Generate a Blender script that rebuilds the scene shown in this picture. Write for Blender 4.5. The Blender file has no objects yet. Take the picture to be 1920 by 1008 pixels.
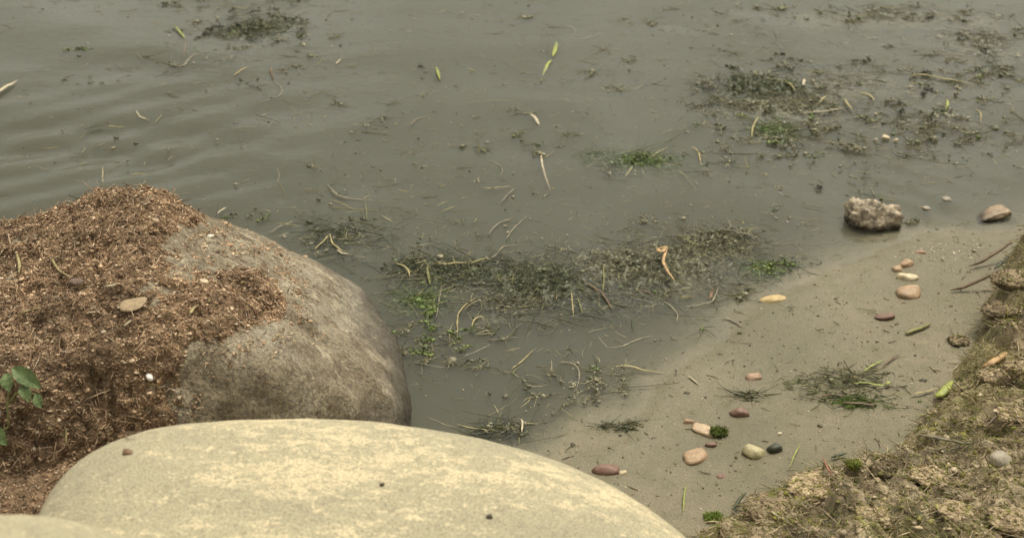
import bpy, math, random
import numpy as np
from mathutils import Vector

random.seed(7)
RNG = np.random.default_rng(11)
scene = bpy.context.scene
COL = scene.collection
R = math.radians

# ------------------------------------------------------------------ camera
CAM_H, PITCH, HFOV = 1.4, R(30), R(40)
FPX = 960 / math.tan(HFOV / 2)           # focal length in photo pixels (1920 wide)
cam_d = bpy.data.cameras.new('camera')
cam = bpy.data.objects.new('camera', cam_d)
COL.objects.link(cam)
cam.location = (0, 0, CAM_H)
cam.rotation_euler = (R(90) - PITCH, 0, 0)
cam_d.sensor_width = 36
cam_d.lens = 18 / math.tan(HFOV / 2)
cam_d.clip_start = 0.02
cam_d.clip_end = 500
cam_d.dof.use_dof = True
cam_d.dof.focus_distance = 2.35
cam_d.dof.aperture_fstop = 5.6
scene.camera = cam

# ------------------------------------------------------------------ world, sun, exposure
SUN_EL, SUN_AZ = R(66), R(35)            # azimuth measured from +Y towards +X
w = bpy.data.worlds.new('World')
scene.world = w
w.use_nodes = True
nt = w.node_tree
bg = nt.nodes['Background']
sky = nt.nodes.new('ShaderNodeTexSky')
sky.sky_type = 'NISHITA'
sky.sun_disc = False
sky.sun_elevation = SUN_EL
sky.sun_rotation = SUN_AZ
sky.dust_density = 6.0
sky.air_density = 1.2
sky.ozone_density = 1.0
hs = nt.nodes.new('ShaderNodeHueSaturation')
hs.inputs['Saturation'].default_value = 0.22
tint = nt.nodes.new('ShaderNodeMix')
tint.data_type = 'RGBA'
tint.blend_type = 'MULTIPLY'
tint.inputs[0].default_value = 1.0
tint.inputs[7].default_value = (1.0, 0.96, 0.84, 1)
nt.links.new(sky.outputs[0], hs.inputs['Color'])
nt.links.new(hs.outputs[0], tint.inputs[6])
# soft, even cloud structure over the whole sky
tc = nt.nodes.new('ShaderNodeTexCoord')
cn = nt.nodes.new('ShaderNodeTexNoise')
cn.inputs['Scale'].default_value = 5.5; cn.inputs['Detail'].default_value = 5; cn.inputs['Roughness'].default_value = .55
nt.links.new(tc.outputs['Generated'], cn.inputs['Vector'])
cr = nt.nodes.new('ShaderNodeMapRange')
cr.inputs[1].default_value = .3; cr.inputs[2].default_value = .7; cr.inputs[3].default_value = .5; cr.inputs[4].default_value = 1.45
nt.links.new(cn.outputs['Fac'], cr.inputs[0])
cm = nt.nodes.new('ShaderNodeVectorMath'); cm.operation = 'SCALE'
nt.links.new(tint.outputs[2], cm.inputs[0]); nt.links.new(cr.outputs[0], cm.inputs['Scale'])
nt.links.new(cm.outputs[0], bg.inputs[0])
bg.inputs[1].default_value = 0.15

sun_d = bpy.data.lights.new('sun', 'SUN')
sun_d.energy = 1.5
sun_d.angle = R(11)
sun_d.color = (1.0, 0.94, 0.80)
sun = bpy.data.objects.new('sun', sun_d)
COL.objects.link(sun)
sdir = Vector((math.sin(SUN_AZ) * math.cos(SUN_EL), math.cos(SUN_AZ) * math.cos(SUN_EL), math.sin(SUN_EL)))
sun.rotation_euler = sdir.to_track_quat('Z', 'Y').to_euler()

vs = scene.view_settings
vs.view_transform = 'Standard'
vs.look = 'None'
vs.exposure = 0.3
vs.gamma = 1.0
vs.use_curve_mapping = False
cy = scene.cycles
cy.use_denoising = True
cy.max_bounces = 6
cy.volume_bounces = 1
cy.transparent_max_bounces = 12
cy.sample_clamp_indirect = 6
scene.render.filter_size = 1.7

# ------------------------------------------------------------------ maths helpers
CP, SP = math.cos(PITCH), math.sin(PITCH)

def unproj(u, v, z=0.0):
    """photo pixel -> point of the place at height z (to survey where things lie)"""
    a, b = (u - 960) / FPX, (504 - v) / FPX
    d = (a, CP + b * SP, -SP + b * CP)
    t = (z - CAM_H) / d[2]
    return (d[0] * t, d[1] * t, z)

def proj(P):
    P = np.asarray(P, float)
    q = P - np.array([0, 0, CAM_H])
    depth = q[..., 1] * CP - q[..., 2] * SP
    up = q[..., 1] * SP + q[..., 2] * CP
    return 960 + FPX * q[..., 0] / depth, 504 - FPX * up / depth

def depth_of(p):
    return p[1] * CP - (p[2] - CAM_H) * SP

_perm = np.random.default_rng(5).permutation(256)
_perm = np.concatenate([_perm, _perm, _perm])
_g = np.random.default_rng(6).normal(size=(256, 3))
_g /= np.linalg.norm(_g, axis=1)[:, None]

def noise(P):
    P = np.asarray(P, float)
    i = np.floor(P).astype(int)
    f = P - i
    i &= 255
    u = f * f * f * (f * (f * 6 - 15) + 10)
    def gr(dx, dy, dz):
        h = _perm[_perm[_perm[(i[..., 0] + dx) & 255] + ((i[..., 1] + dy) & 255)] + ((i[..., 2] + dz) & 255)]
        g = _g[h]
        return g[..., 0] * (f[..., 0] - dx) + g[..., 1] * (f[..., 1] - dy) + g[..., 2] * (f[..., 2] - dz)
    def lp(a, b, t): return a + (b - a) * t
    x00 = lp(gr(0, 0, 0), gr(1, 0, 0), u[..., 0]); x10 = lp(gr(0, 1, 0), gr(1, 1, 0), u[..., 0])
    x01 = lp(gr(0, 0, 1), gr(1, 0, 1), u[..., 0]); x11 = lp(gr(0, 1, 1), gr(1, 1, 1), u[..., 0])
    return lp(lp(x00, x10, u[..., 1]), lp(x01, x11, u[..., 1]), u[..., 2]) * 1.5

def fbm(P, octaves=4, gain=0.5, lac=2.03):
    P = np.asarray(P, float)
    a, s, t = 1.0, 0.0, 0.0
    for k in range(octaves):
        s = s + a * noise(P + 17.3 * k)
        t += a
        P = P * lac
        a *= gain
    return s / t

def xyz(x, y, z=0.0, s=1.0, seed=0.0):
    return np.stack([x * s + seed, y * s + seed * 1.7, np.zeros_like(x) + z * s + seed * 0.6], -1)

def in_poly(px, py, poly):
    px, py = np.asarray(px, float), np.asarray(py, float)
    ins = np.zeros(px.shape, bool)
    n = len(poly)
    for k in range(n):
        x0, y0 = poly[k]; x1, y1 = poly[(k + 1) % n]
        if y0 == y1: continue
        c = ((y0 > py) != (y1 > py)) & (px < (x1 - x0) * (py - y0) / (y1 - y0) + x0)
        ins ^= c
    return ins

def dist_line(px, py, line, closed=False):
    best = np.full(np.shape(px), 1e9)
    m = len(line) if closed else len(line) - 1
    for k in range(m):
        x0, y0 = line[k]; x1, y1 = line[(k + 1) % len(line)]
        dx, dy = x1 - x0, y1 - y0
        t = np.clip(((px - x0) * dx + (py - y0) * dy) / (dx * dx + dy * dy + 1e-12), 0, 1)
        best = np.minimum(best, np.hypot(px - x0 - t * dx, py - y0 - t * dy))
    return best

def sdist(px, py, poly):
    d = dist_line(px, py, poly, True)
    return np.where(in_poly(px, py, poly), d, -d)

def smooth01(x): 
    x = np.clip(x, 0, 1)
    return x * x * (3 - 2 * x)

# ------------------------------------------------------------------ mesh helpers
def make_mesh(name, V, F, smooth=True, colors=None):
    """V (n,3); F list/array of equal-size faces, or a list of such arrays"""
    if isinstance(F, np.ndarray): F = [F]
    me = bpy.data.meshes.new(name)
    V = np.ascontiguousarray(V, dtype=np.float32)
    loops = np.concatenate([f.ravel() for f in F]).astype(np.int32)
    tot = np.concatenate([np.full(len(f), f.shape[1]) for f in F]).astype(np.int32)
    start = np.concatenate([[0], np.cumsum(tot)[:-1]]).astype(np.int32)
    me.vertices.add(len(V)); me.vertices.foreach_set('co', V.ravel())
    me.loops.add(len(loops)); me.loops.foreach_set('vertex_index', loops)
    me.polygons.add(len(tot)); me.polygons.foreach_set('loop_start', start)
    me.polygons.foreach_set('loop_total', tot)
    me.update(calc_edges=True)
    me.validate()
    if smooth:
        me.polygons.foreach_set('use_smooth', np.ones(len(me.polygons), bool))
    if colors is not None:
        at = me.color_attributes.new('tone', 'FLOAT_COLOR', 'POINT')
        c = np.ones((len(V), 4), np.float32)
        c[:, :colors.shape[1]] = colors
        at.data.foreach_set('color', c.ravel())
    return me

def link(name, me, mat=None, parent=None, label=None, cat=None, group=None, kind=None, loc=None):
    o = bpy.data.objects.new(name, me)
    COL.objects.link(o)
    if mat is not None and me is not None and not me.materials: me.materials.append(mat)
    if parent is not None: o.parent = parent
    if loc is not None: o.location = loc
    if label: o['label'] = label
    if cat: o['category'] = cat
    if group: o['group'] = group
    if kind: o['kind'] = kind
    return o

def recentre(V):
    c = np.array([V[:, 0].mean(), V[:, 1].mean(), V[:, 2].min()])
    return V - c, tuple(float(t) for t in c)

_ico = {}
def ico(sub):
    if sub in _ico: return _ico[sub]
    import bmesh
    bm = bmesh.new()
    bmesh.ops.create_icosphere(bm, subdivisions=sub, radius=1.0)
    V = np.array([v.co[:] for v in bm.verts]); F = np.array([[v.index for v in f.verts] for f in bm.faces])
    bm.free()
    _ico[sub] = (V, F)
    return V, F

def polytope(sub, N, h, p, amp=0.0, freq=6.0, seed=0.0, octv=4, fine=0.0):
    V, F = ico(sub)
    N = np.asarray(N, float); N = N / np.linalg.norm(N, axis=1)[:, None]; h = np.asarray(h, float)
    g = ((np.maximum(0, V @ N.T) / h) ** p).sum(-1) ** (1 / p)
    X = V / g[:, None]
    if amp:
        n = fbm(X * freq + seed, octv)
        X = X + V * (n * amp)[:, None]
    if fine:
        X = X + V * (fbm(X * freq * 7 + seed + 9, 3) * fine)[:, None]
    return X, F

def catmull(P, n):
    P = np.asarray(P, float)
    if len(P) == 2: 
        t = np.linspace(0, 1, n)[:, None]
        return P[0] * (1 - t) + P[1] * t
    Q = np.vstack([2 * P[0] - P[1], P, 2 * P[-1] - P[-2]])
    out = []
    for s in np.linspace(0, len(P) - 1 - 1e-6, n):
        k = int(s); t = s - k
        a, b, c, d = Q[k], Q[k + 1], Q[k + 2], Q[k + 3]
        out.append(0.5 * ((2 * b) + (c - a) * t + (2 * a - 5 * b + 4 * c - d) * t * t + (3 * b - a - 3 * c + d) * t ** 3))
    return np.array(out)

def sweep(path, wid, thick, taper=(0.35, 0.15), sides=6, roll=0.0):
    """flattened tube along a path; wid/thick are half sizes"""
    n = len(path)
    T = np.gradient(path, axis=0)
    T /= np.linalg.norm(T, axis=1)[:, None] + 1e-12
    up = np.array([0, 0, 1.0])
    S = np.cross(T, up); ln = np.linalg.norm(S, axis=1)[:, None]
    S = np.where(ln > 1e-3, S / (ln + 1e-9), np.array([1.0, 0, 0]))
    U = np.cross(S, T)
    t = np.linspace(0, 1, n)
    prof = np.minimum(1, np.minimum(taper[0] + (1 - taper[0]) * t / 0.25, taper[1] + (1 - taper[1]) * (1 - t) / 0.3))
    V = []
    for k in range(sides):
        a = 2 * math.pi * k / sides
        ca, sa = math.cos(a), math.sin(a)
        rr = roll * (t - 0.3)
        c2, s2 = ca * np.cos(rr) - 0 * ca, np.sin(rr)
        offs = S * (ca * wid * prof)[:, None] + U * (sa * thick * prof)[:, None]
        if roll:
            offs = S * ((ca * wid * np.cos(rr) - sa * thick * np.sin(rr)) * prof)[:, None] + U * ((ca * wid * np.sin(rr) + sa * thick * np.cos(rr)) * prof)[:, None]
        V.append(path + offs)
    V = np.stack(V, 1).reshape(-1, 3)
    F = []
    for i in range(n - 1):
        for k in range(sides):
            k2 = (k + 1) % sides
            F.append((i * sides + k, i * sides + k2, (i + 1) * sides + k2, (i + 1) * sides + k))
    V = np.vstack([V, path[:1], path[-1:]])
    nV = len(V)
    T3 = [(k, nV - 2, (k + 1) % sides) for k in range(sides)]
    b = (n - 1) * sides
    T3 += [(b + (k + 1) % sides, nV - 1, b + k) for k in range(sides)]
    return V, [np.array(F), np.array(T3)]

def fibres(P, D, B, L, rad, cols, seg=3):
    """N bent 3-sided fibres: P start, D direction, B bend vector, L length, rad radius"""
    N = len(P)
    D = D / (np.linalg.norm(D, axis=1)[:, None] + 1e-9)
    ref = RNG.normal(size=(N, 3))
    S = np.cross(D, ref); S /= np.linalg.norm(S, axis=1)[:, None] + 1e-9
    U = np.cross(D, S)
    V = np.zeros((N, seg, 3, 3))
    for i in range(seg):
        t = i / (seg - 1)
        c = P + D * (L * t)[:, None] + B * (t * t)
        pr = [0.6, 1.0, 0.45][min(2, int(round(2 * t)))]
        for k in range(3):
            a = 2.094 * k
            V[:, i, k] = c + (S * math.cos(a) + U * math.sin(a)) * (rad * pr)[:, None]
    base = (np.arange(N) * seg * 3)[:, None]
    F = []
    for i in range(seg - 1):
        for k in range(3):
            k2 = (k + 1) % 3
            F.append(base + np.array([[i * 3 + k, i * 3 + k2, (i + 1) * 3 + k2, (i + 1) * 3 + k]]))
    F = np.concatenate(F)
    T = np.concatenate([base + np.array([[2, 1, 0]]), base + np.array([[(seg - 1) * 3, (seg - 1) * 3 + 1, (seg - 1) * 3 + 2]])])
    C = np.repeat(cols, seg * 3, axis=0)
    return V.reshape(-1, 3), [F, T], C

def crumbs(P, size, cols, sub=1, flat=0.7, rough=0.25):
    V0, F0 = ico(sub)
    N = len(P); n = len(V0)
    size = np.minimum(size, 2.6 * np.median(size))
    sc = size[:, None] * (1 + RNG.uniform(-.3, .3, (N, 3))) * np.array([1, 1, flat])
    jit = 1 + RNG.normal(0, rough, (N, n))
    ang = RNG.uniform(0, 6.28, N)
    X = V0[None] * jit[..., None] * sc[:, None, :]
    ca, sa = np.cos(ang)[:, None], np.sin(ang)[:, None]
    X = np.stack([X[..., 0] * ca - X[..., 1] * sa, X[..., 0] * sa + X[..., 1] * ca, X[..., 2]], -1)
    V = (X + P[:, None, :]).reshape(-1, 3)
    F = (F0[None] + (np.arange(N) * n)[:, None, None]).reshape(-1, 3)
    return V, F, np.repeat(cols, n, axis=0)

def merge(parts):
    """[(V, [F..], C)] -> V, [F..], C"""
    Vs, Fs, Cs, off = [], [], [], 0
    for V, F, C in parts:
        if isinstance(F, np.ndarray): F = [F]
        Vs.append(V); Fs += [f + off for f in F]; Cs.append(C); off += len(V)
    return np.vstack(Vs), Fs, np.vstack(Cs)

# ------------------------------------------------------------------ materials
def new_mat(name):
    m = bpy.data.materials.new(name)
    m.use_nodes = True
    t = m.node_tree
    return m, t, t.nodes['Principled BSDF'], t.nodes, t.links

def N_(t, kind, **kw):
    n = t.nodes.new(kind)
    for k, v in kw.items():
        if k.startswith('i_'):
            n.inputs[k[2:].replace('_', ' ')].default_value = v
        else: setattr(n, k, v)
    return n

def tex_noise(t, vec, scale, detail=4, rough=0.55, dist=0.0):
    n = t.nodes.new('ShaderNodeTexNoise')
    n.inputs['Scale'].default_value = scale; n.inputs['Detail'].default_value = detail
    n.inputs['Roughness'].default_value = rough; n.inputs['Distortion'].default_value = dist
    t.links.new(vec, n.inputs['Vector'])
    return n.outputs['Fac']

def ramp(t, fac, stops):
    n = t.nodes.new('ShaderNodeValToRGB')
    e = n.color_ramp.elements
    while len(e) < len(stops): e.new(0.5)
    for k, (p, c) in enumerate(stops):
        e[k].position = p
        e[k].color = c if len(c) == 4 else (*c, 1)
    t.links.new(fac, n.inputs[0])
    return n.outputs[0]

def mix(t, fac, a, b, mode='MIX'):
    n = t.nodes.new('ShaderNodeMix'); n.data_type = 'RGBA'; n.blend_type = mode
    for sock, val in ((n.inputs[0], fac), (n.inputs[6], a), (n.inputs[7], b)):
        if hasattr(val, 'is_linked') or hasattr(val, 'links'): t.links.new(val, sock)
        elif isinstance(val, (int, float)): sock.default_value = val
        else: sock.default_value = (*val, 1) if len(val) == 3 else val
    return n.outputs[2]

def bump(t, bsdf, height, strength, dist):
    n = t.nodes.new('ShaderNodeBump')
    n.inputs['Strength'].default_value = strength; n.inputs['Distance'].default_value = dist
    t.links.new(height, n.inputs['Height'])
    t.links.new(n.outputs[0], bsdf.inputs['Normal'])
    return n

def geo_pos(t): return t.nodes.new('ShaderNodeNewGeometry').outputs['Position']
def obj_vec(t): return t.nodes.new('ShaderNodeTexCoord').outputs['Object']

def math_n(t, op, a, b=None, clamp=False):
    n = t.nodes.new('ShaderNodeMath'); n.operation = op; n.use_clamp = clamp
    for k, val in enumerate((a, b)):
        if val is None: continue
        if isinstance(val, (int, float)): n.inputs[k].default_value = val
        else: t.links.new(val, n.inputs[k])
    return n.outputs[0]

def mat_sand():
    m, t, b, n, l = new_mat('wet_sand')
    p = geo_pos(t)
    big = tex_noise(t, p, 3.5, 3)
    mid = tex_noise(t, p, 28, 5, .6)
    fine = tex_noise(t, p, 420, 3, .7)
    grain = tex_noise(t, p, 900, 2, .6)
    c = ramp(t, big, [(.3, (.135, .120, .074)), (.7, (.215, .186, .122))])
    c = mix(t, ramp(t, mid, [(.40, (0, 0, 0)), (.70, (.7, .7, .7))]), c, (.118, .112, .060))
    c = mix(t, 1.0, c, ramp(t, fine, [(.25, (.55, .55, .55)), (.5, (1, 1, 1)), (.75, (1.5, 1.45, 1.4))]), 'MULTIPLY')
    spk = ramp(t, grain, [(.66, (0, 0, 0)), (.72, (1, 1, 1))])
    c = mix(t, math_n(t, 'MULTIPLY', spk, .35), c, (.5, .43, .3))
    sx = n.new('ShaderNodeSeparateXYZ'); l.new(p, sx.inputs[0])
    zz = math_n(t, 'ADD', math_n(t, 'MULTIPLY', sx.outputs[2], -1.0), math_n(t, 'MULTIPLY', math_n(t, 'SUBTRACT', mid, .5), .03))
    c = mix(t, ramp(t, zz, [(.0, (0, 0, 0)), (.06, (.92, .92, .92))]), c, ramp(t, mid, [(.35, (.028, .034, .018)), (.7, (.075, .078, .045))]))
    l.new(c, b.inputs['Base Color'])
    wet = ramp(t, math_n(t, 'ADD', sx.outputs[2], math_n(t, 'MULTIPLY', math_n(t, 'SUBTRACT', big, .5), .02)), [(.0, (.36, .36, .36)), (.022, (.66, .66, .66))])
    l.new(wet, b.inputs['Roughness'])
    h = math_n(t, 'ADD', math_n(t, 'MULTIPLY', fine, .35), math_n(t, 'MULTIPLY', mid, 1.0))
    b.inputs['Specular IOR Level'].default_value = .35
    bump(t, b, h, .6, .006)
    return m

def mat_bank():
    m, t, b, n, l = new_mat('bank_soil')
    p = geo_pos(t)
    big = tex_noise(t, p, 7, 5, .6)
    mid = tex_noise(t, p, 38, 5, .65)
    fine = tex_noise(t, p, 240, 4, .7)
    c = ramp(t, mid, [(.3, (.19, .145, .085)), (.5, (.34, .27, .165)), (.72, (.50, .41, .27))])
    g = ramp(t, big, [(.44, (0, 0, 0)), (.60, (1, 1, 1))])
    c = mix(t, math_n(t, 'MULTIPLY', g, .75), c, ramp(t, fine, [(.3, (.11, .105, .03)), (.7, (.25, .22, .07))]))
    damp = tex_noise(t, p, 11, 4, .6)
    c = mix(t, ramp(t, damp, [(.48, (0, 0, 0)), (.62, (.85, .85, .85))]), c, (.075, .064, .030))
    c = mix(t, 1.0, c, ramp(t, fine, [(.25, (.5, .5, .5)), (.5, (1, 1, 1)), (.75, (1.45, 1.4, 1.35))]), 'MULTIPLY')
    l.new(c, b.inputs['Base Color'])
    b.inputs['Roughness'].default_value = .75
    bump(t, b, math_n(t, 'ADD', mid, math_n(t, 'MULTIPLY', fine, .5)), .8, .01)
    return m

def mat_water():
    m, t, b, n, l = new_mat('murky_water')
    n.remove(b)
    out = n['Material Output']
    p = geo_pos(t)
    bp = n.new('ShaderNodeBump')
    bp.inputs['Strength'].default_value = .35; bp.inputs['Distance'].default_value = .004
    mp = n.new('ShaderNodeMapping'); mp.inputs['Scale'].default_value = (1, 1.5, 1)
    l.new(p, mp.inputs[0])
    l.new(math_n(t, 'ADD', tex_noise(t, mp.outputs[0], 34, 3, .5), math_n(t, 'MULTIPLY', tex_noise(t, mp.outputs[0], 9, 2, .5), 1.5)), bp.inputs['Height'])
    geo = n.new('ShaderNodeNewGeometry')
    dt = n.new('ShaderNodeVectorMath'); dt.operation = 'DOT_PRODUCT'
    l.new(bp.outputs[0], dt.inputs[0]); l.new(geo.outputs['Incoming'], dt.inputs[1])
    c = math_n(t, 'ABSOLUTE', dt.outputs['Value'])
    f = math_n(t, 'POWER', math_n(t, 'SUBTRACT', 1.0, c, True), 5.0)
    f = math_n(t, 'ADD', math_n(t, 'MULTIPLY', f, .97), .022, True)
    tr = n.new('ShaderNodeBsdfTransparent')
    gl = n.new('ShaderNodeBsdfGlossy'); gl.inputs['Roughness'].default_value = .03
    l.new(bp.outputs[0], gl.inputs['Normal'])
    mx = n.new('ShaderNodeMixShader')
    l.new(f, mx.inputs[0]); l.new(tr.outputs[0], mx.inputs[1]); l.new(gl.outputs[0], mx.inputs[2])
    l.new(mx.outputs[0], out.inputs['Surface'])
    v = n.new('ShaderNodeVolumePrincipled')
    v.inputs['Color'].default_value = (.36, .36, .275, 1)
    v.inputs['Density'].default_value = 30
    v.inputs['Anisotropy'].default_value = .1
    l.new(v.outputs[0], out.inputs['Volume'])
    return m

def mat_boulder():
    m, t, b, n, l = new_mat('boulder_stone')
    p = geo_pos(t)
    big = tex_noise(t, p, 6, 4, .6)
    mid = tex_noise(t, p, 26, 6, .7)
    fine = tex_noise(t, p, 190, 4, .75)
    c = ramp(t, big, [(.3, (.18, .145, .092)), (.5, (.27, .228, .155)), (.7, (.37, .33, .25))])
    c = mix(t, ramp(t, mid, [(.46, (0, 0, 0)), (.64, (.85, .85, .85))]), c, (.12, .09, .052))
    # pale lichen blotches
    lich = tex_noise(t, p, 15, 8, .8, .6)
    c = mix(t, ramp(t, lich, [(.505, (0, 0, 0)), (.62, (.75, .75, .75))]), c, (.48, .42, .30))
    c = mix(t, 1.0, c, ramp(t, fine, [(.28, (.30, .30, .30)), (.5, (1, 1, 1)), (.72, (1.7, 1.68, 1.6))]), 'MULTIPLY')
    # wet band just above the waterline
    sx = n.new('ShaderNodeSeparateXYZ'); l.new(p, sx.inputs[0])
    wz = math_n(t, 'ADD', sx.outputs[2], math_n(t, 'MULTIPLY', math_n(t, 'SUBTRACT', lich, .5), .16))
    wet = ramp(t, wz, [(.02, (.95, .95, .95)), (.07, (.7, .7, .7)), (.13, (0, 0, 0))])
    c = mix(t, wet, c, (.045, .036, .021))
    l.new(c, b.inputs['Base Color'])
    l.new(math_n(t, 'SUBTRACT', .85, math_n(t, 'MULTIPLY', wet, .5)), b.inputs['Roughness'])
    bump(t, b, math_n(t, 'ADD', mid, math_n(t, 'MULTIPLY', fine, .45)), .9, .014)
    return m

def mat_pale():
    m, t, b, n, l = new_mat('pale_sandstone')
    p = geo_pos(t)
    mp = n.new('ShaderNodeMapping'); mp.inputs['Scale'].default_value = (1, 2.1, 1)
    mp.inputs['Rotation'].default_value = (0, 0, R(-8))
    l.new(p, mp.inputs[0])
    big = tex_noise(t, mp.outputs[0], 4.5, 3, .5)
    blot = tex_noise(t, mp.outputs[0], 26, 9, .74, .5)
    mid = tex_noise(t, p, 60, 5, .6)
    fine = tex_noise(t, p, 380, 3, .7)
    c = ramp(t, big, [(.3, (.34, .31, .21)), (.7, (.42, .375, .245))])
    spk = tex_noise(t, mp.outputs[0], 150, 4, .7)
    bl = math_n(t, 'ADD', blot, math_n(t, 'MULTIPLY', math_n(t, 'SUBTRACT', big, .5), .6))
    bl = math_n(t, 'ADD', bl, math_n(t, 'MULTIPLY', math_n(t, 'SUBTRACT', spk, .5), .55))
    c = mix(t, ramp(t, bl, [(.54, (0, 0, 0)), (.60, (.66, .66, .66))]), c, (.70, .58, .375))
    c = mix(t, ramp(t, mid, [(.52, (0, 0, 0)), (.72, (.6, .6, .6))]), c, (.26, .235, .16))
    c = mix(t, 1.0, c, ramp(t, fine, [(.3, (.5, .5, .5)), (.5, (1, 1, 1)), (.70, (1.35, 1.32, 1.25))]), 'MULTIPLY')
    l.new(c, b.inputs['Base Color'])
    b.inputs['Roughness'].default_value = .9
    bump(t, b, math_n(t, 'ADD', math_n(t, 'MULTIPLY', blot, .7), math_n(t, 'MULTIPLY', fine, .45)), .6, .006)
    return m

def mat_tone(name, rough=.8, spec=.3, bumpy=0.0):
    """colour comes from the per-piece 'tone' attribute"""
    m, t, b, n, l = new_mat(name)
    a = n.new('ShaderNodeVertexColor'); a.layer_name = 'tone'
    f = tex_noise(t, geo_pos(t), 300, 3, .7)
    c = mix(t, 1.0, a.outputs[0], ramp(t, f, [(.25, (.6, .6, .6)), (.75, (1.35, 1.33, 1.3))]), 'MULTIPLY')
    l.new(c, b.inputs['Base Color'])
    b.inputs['Roughness'].default_value = rough
    b.inputs['Specular IOR Level'].default_value = spec
    if bumpy: bump(t, b, f, bumpy, .003)
    return m

_plain = {}
def mat_plain(name, col, rough=.6, var=.35, scale=90, spec=.4, bmp=.4, col2=None, wet=0.0):
    if name in _plain: return _plain[name]
    m, t, b, n, l = new_mat(name)
    v = geo_pos(t)
    f = tex_noise(t, v, scale, 5, .65)
    g = tex_noise(t, v, scale * 5, 3, .7)
    c2 = col2 or tuple(x * (1 - var) for x in col)
    c = ramp(t, f, [(.32, c2), (.68, tuple(min(1, x * (1 + var * .7)) for x in col))])
    c = mix(t, 1.0, c, ramp(t, g, [(.25, (.65, .65, .65)), (.75, (1.3, 1.3, 1.28))]), 'MULTIPLY')
    if wet:
        sx = n.new('ShaderNodeSeparateXYZ'); l.new(v, sx.inputs[0])
        wz = math_n(t, 'ADD', sx.outputs[2], math_n(t, 'MULTIPLY', math_n(t, 'SUBTRACT', f, .5), wet * 1.2))
        c = mix(t, ramp(t, wz, [(wet * .7, (.9, .9, .9)), (wet * 1.6, (0, 0, 0))]), c, (.04, .034, .022))
    l.new(c, b.inputs['Base Color'])
    b.inputs['Roughness'].default_value = rough
    b.inputs['Specular IOR Level'].default_value = spec
    if bmp: bump(t, b, math_n(t, 'ADD', f, math_n(t, 'MULTIPLY', g, .4)), bmp, .004)
    _plain[name] = m
    return m

M_SAND, M_BANK, M_WATER, M_BOULDER, M_PALE = mat_sand(), mat_bank(), mat_water(), mat_boulder(), mat_pale()
M_LITTER = mat_tone('dry_litter', .85, .2, .9)
M_GRIT = mat_tone('grit', .6, .4)
M_WEED = mat_tone('water_weed', .45, .4)
M_CRUMB = mat_tone('soil_crumb', .85, .2, .5)

# ------------------------------------------------------------------ ground
shore_px = [(-2600, 1500), (-900, 1150), (0, 1010), (400, 960), (700, 905), (850, 880), (980, 875), (1085, 856), (1160, 818), (1205, 775), (1232, 732), (1268, 694),
            (1318, 656), (1388, 606), (1450, 568), (1530, 525), (1600, 480), (1660, 458), (1760, 449), (1850, 438), (1930, 420),
            (2100, 385), (2400, 330), (3200, 250)]
shore = [unproj(u, v)[:2] for u, v in shore_px]
land = shore + [(60, 9), (60, -60), (-60, -60), (-60, .3)]

def ground_z(x, y):
    x = np.asarray(x, float); y = np.asarray(y, float)
    d = sdist(x, y, land) + .035 * fbm(xyz(x, y, 0, 5, 3), 3)
    s = np.maximum(0, -d)
    zin = -(.075 * s + .74 * s * s / (1 + 1.2 * s))
    zin = np.maximum(zin, -.7)
    q = np.maximum(0, d)
    zout = .055 * q + .004 * smooth01(q / .03)
    z = np.where(d < 0, zin, zout)
    # shoal of silt near the pale stone
    cx, cyy, _ = unproj(1085, 775)
    z = z + .008 * np.exp(-(((x - cx) / .06) ** 2 + ((y - cyy) / .12) ** 2))
    # shore rises behind the stones, under the photographer
    z = z + .30 * smooth01((1.05 - y) / .5)
    z = z + .0035 * fbm(xyz(x, y, 0, 14, 1), 4) + .0012 * fbm(xyz(x, y, 0, 70, 2), 3)
    return z

def stretched(lo, hi, fine, outer, grow=1.35):
    a = list(np.arange(lo, hi + 1e-9, fine))
    s = fine; x = hi; r = []
    while x < outer: s *= grow; x += s; r.append(x)
    s = fine; x = lo; q = []
    while x > -outer: s *= grow; x -= s; q.append(x)
    return np.array(q[::-1] + a + r)

def grid_mesh(xs, ys, Z):
    nx, ny = len(xs), len(ys)
    X, Y = np.meshgrid(xs, ys)
    V = np.stack([X, Y, Z], -1).reshape(-1, 3)
    i = np.arange(nx - 1)[None, :] + (np.arange(ny - 1) * nx)[:, None]
    i = i.ravel()
    return V, np.stack([i, i + 1, i + 1 + nx, i + nx], 1)

gx = stretched(-.8, 1.35, .009, 60); gy = stretched(1.3, 2.95, .009, 60)
GX, GY = np.meshgrid(gx, gy)
V, F = grid_mesh(gx, gy, ground_z(GX, GY))
link('ground', make_mesh('ground', V, F), M_SAND, kind='structure', label='fine wet brown sand of the shore running under the water')

# ------------------------------------------------------------------ bank
bank_px = [(1225, 1075), (1290, 1000), (1370, 962), (1440, 918), (1500, 893), (1560, 885), (1640, 868), (1695, 825), (1735, 775), (1768, 725),
           (1795, 690), (1815, 650), (1835, 605), (1870, 545), (1915, 500), (2050, 440), (2600, 420)]
bank_line = [unproj(u, v)[:2] for u, v in bank_px]
bank_poly = bank_line + [(9, 2.0), (9, -6), (.2, -6), (.1, .9)]

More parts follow.
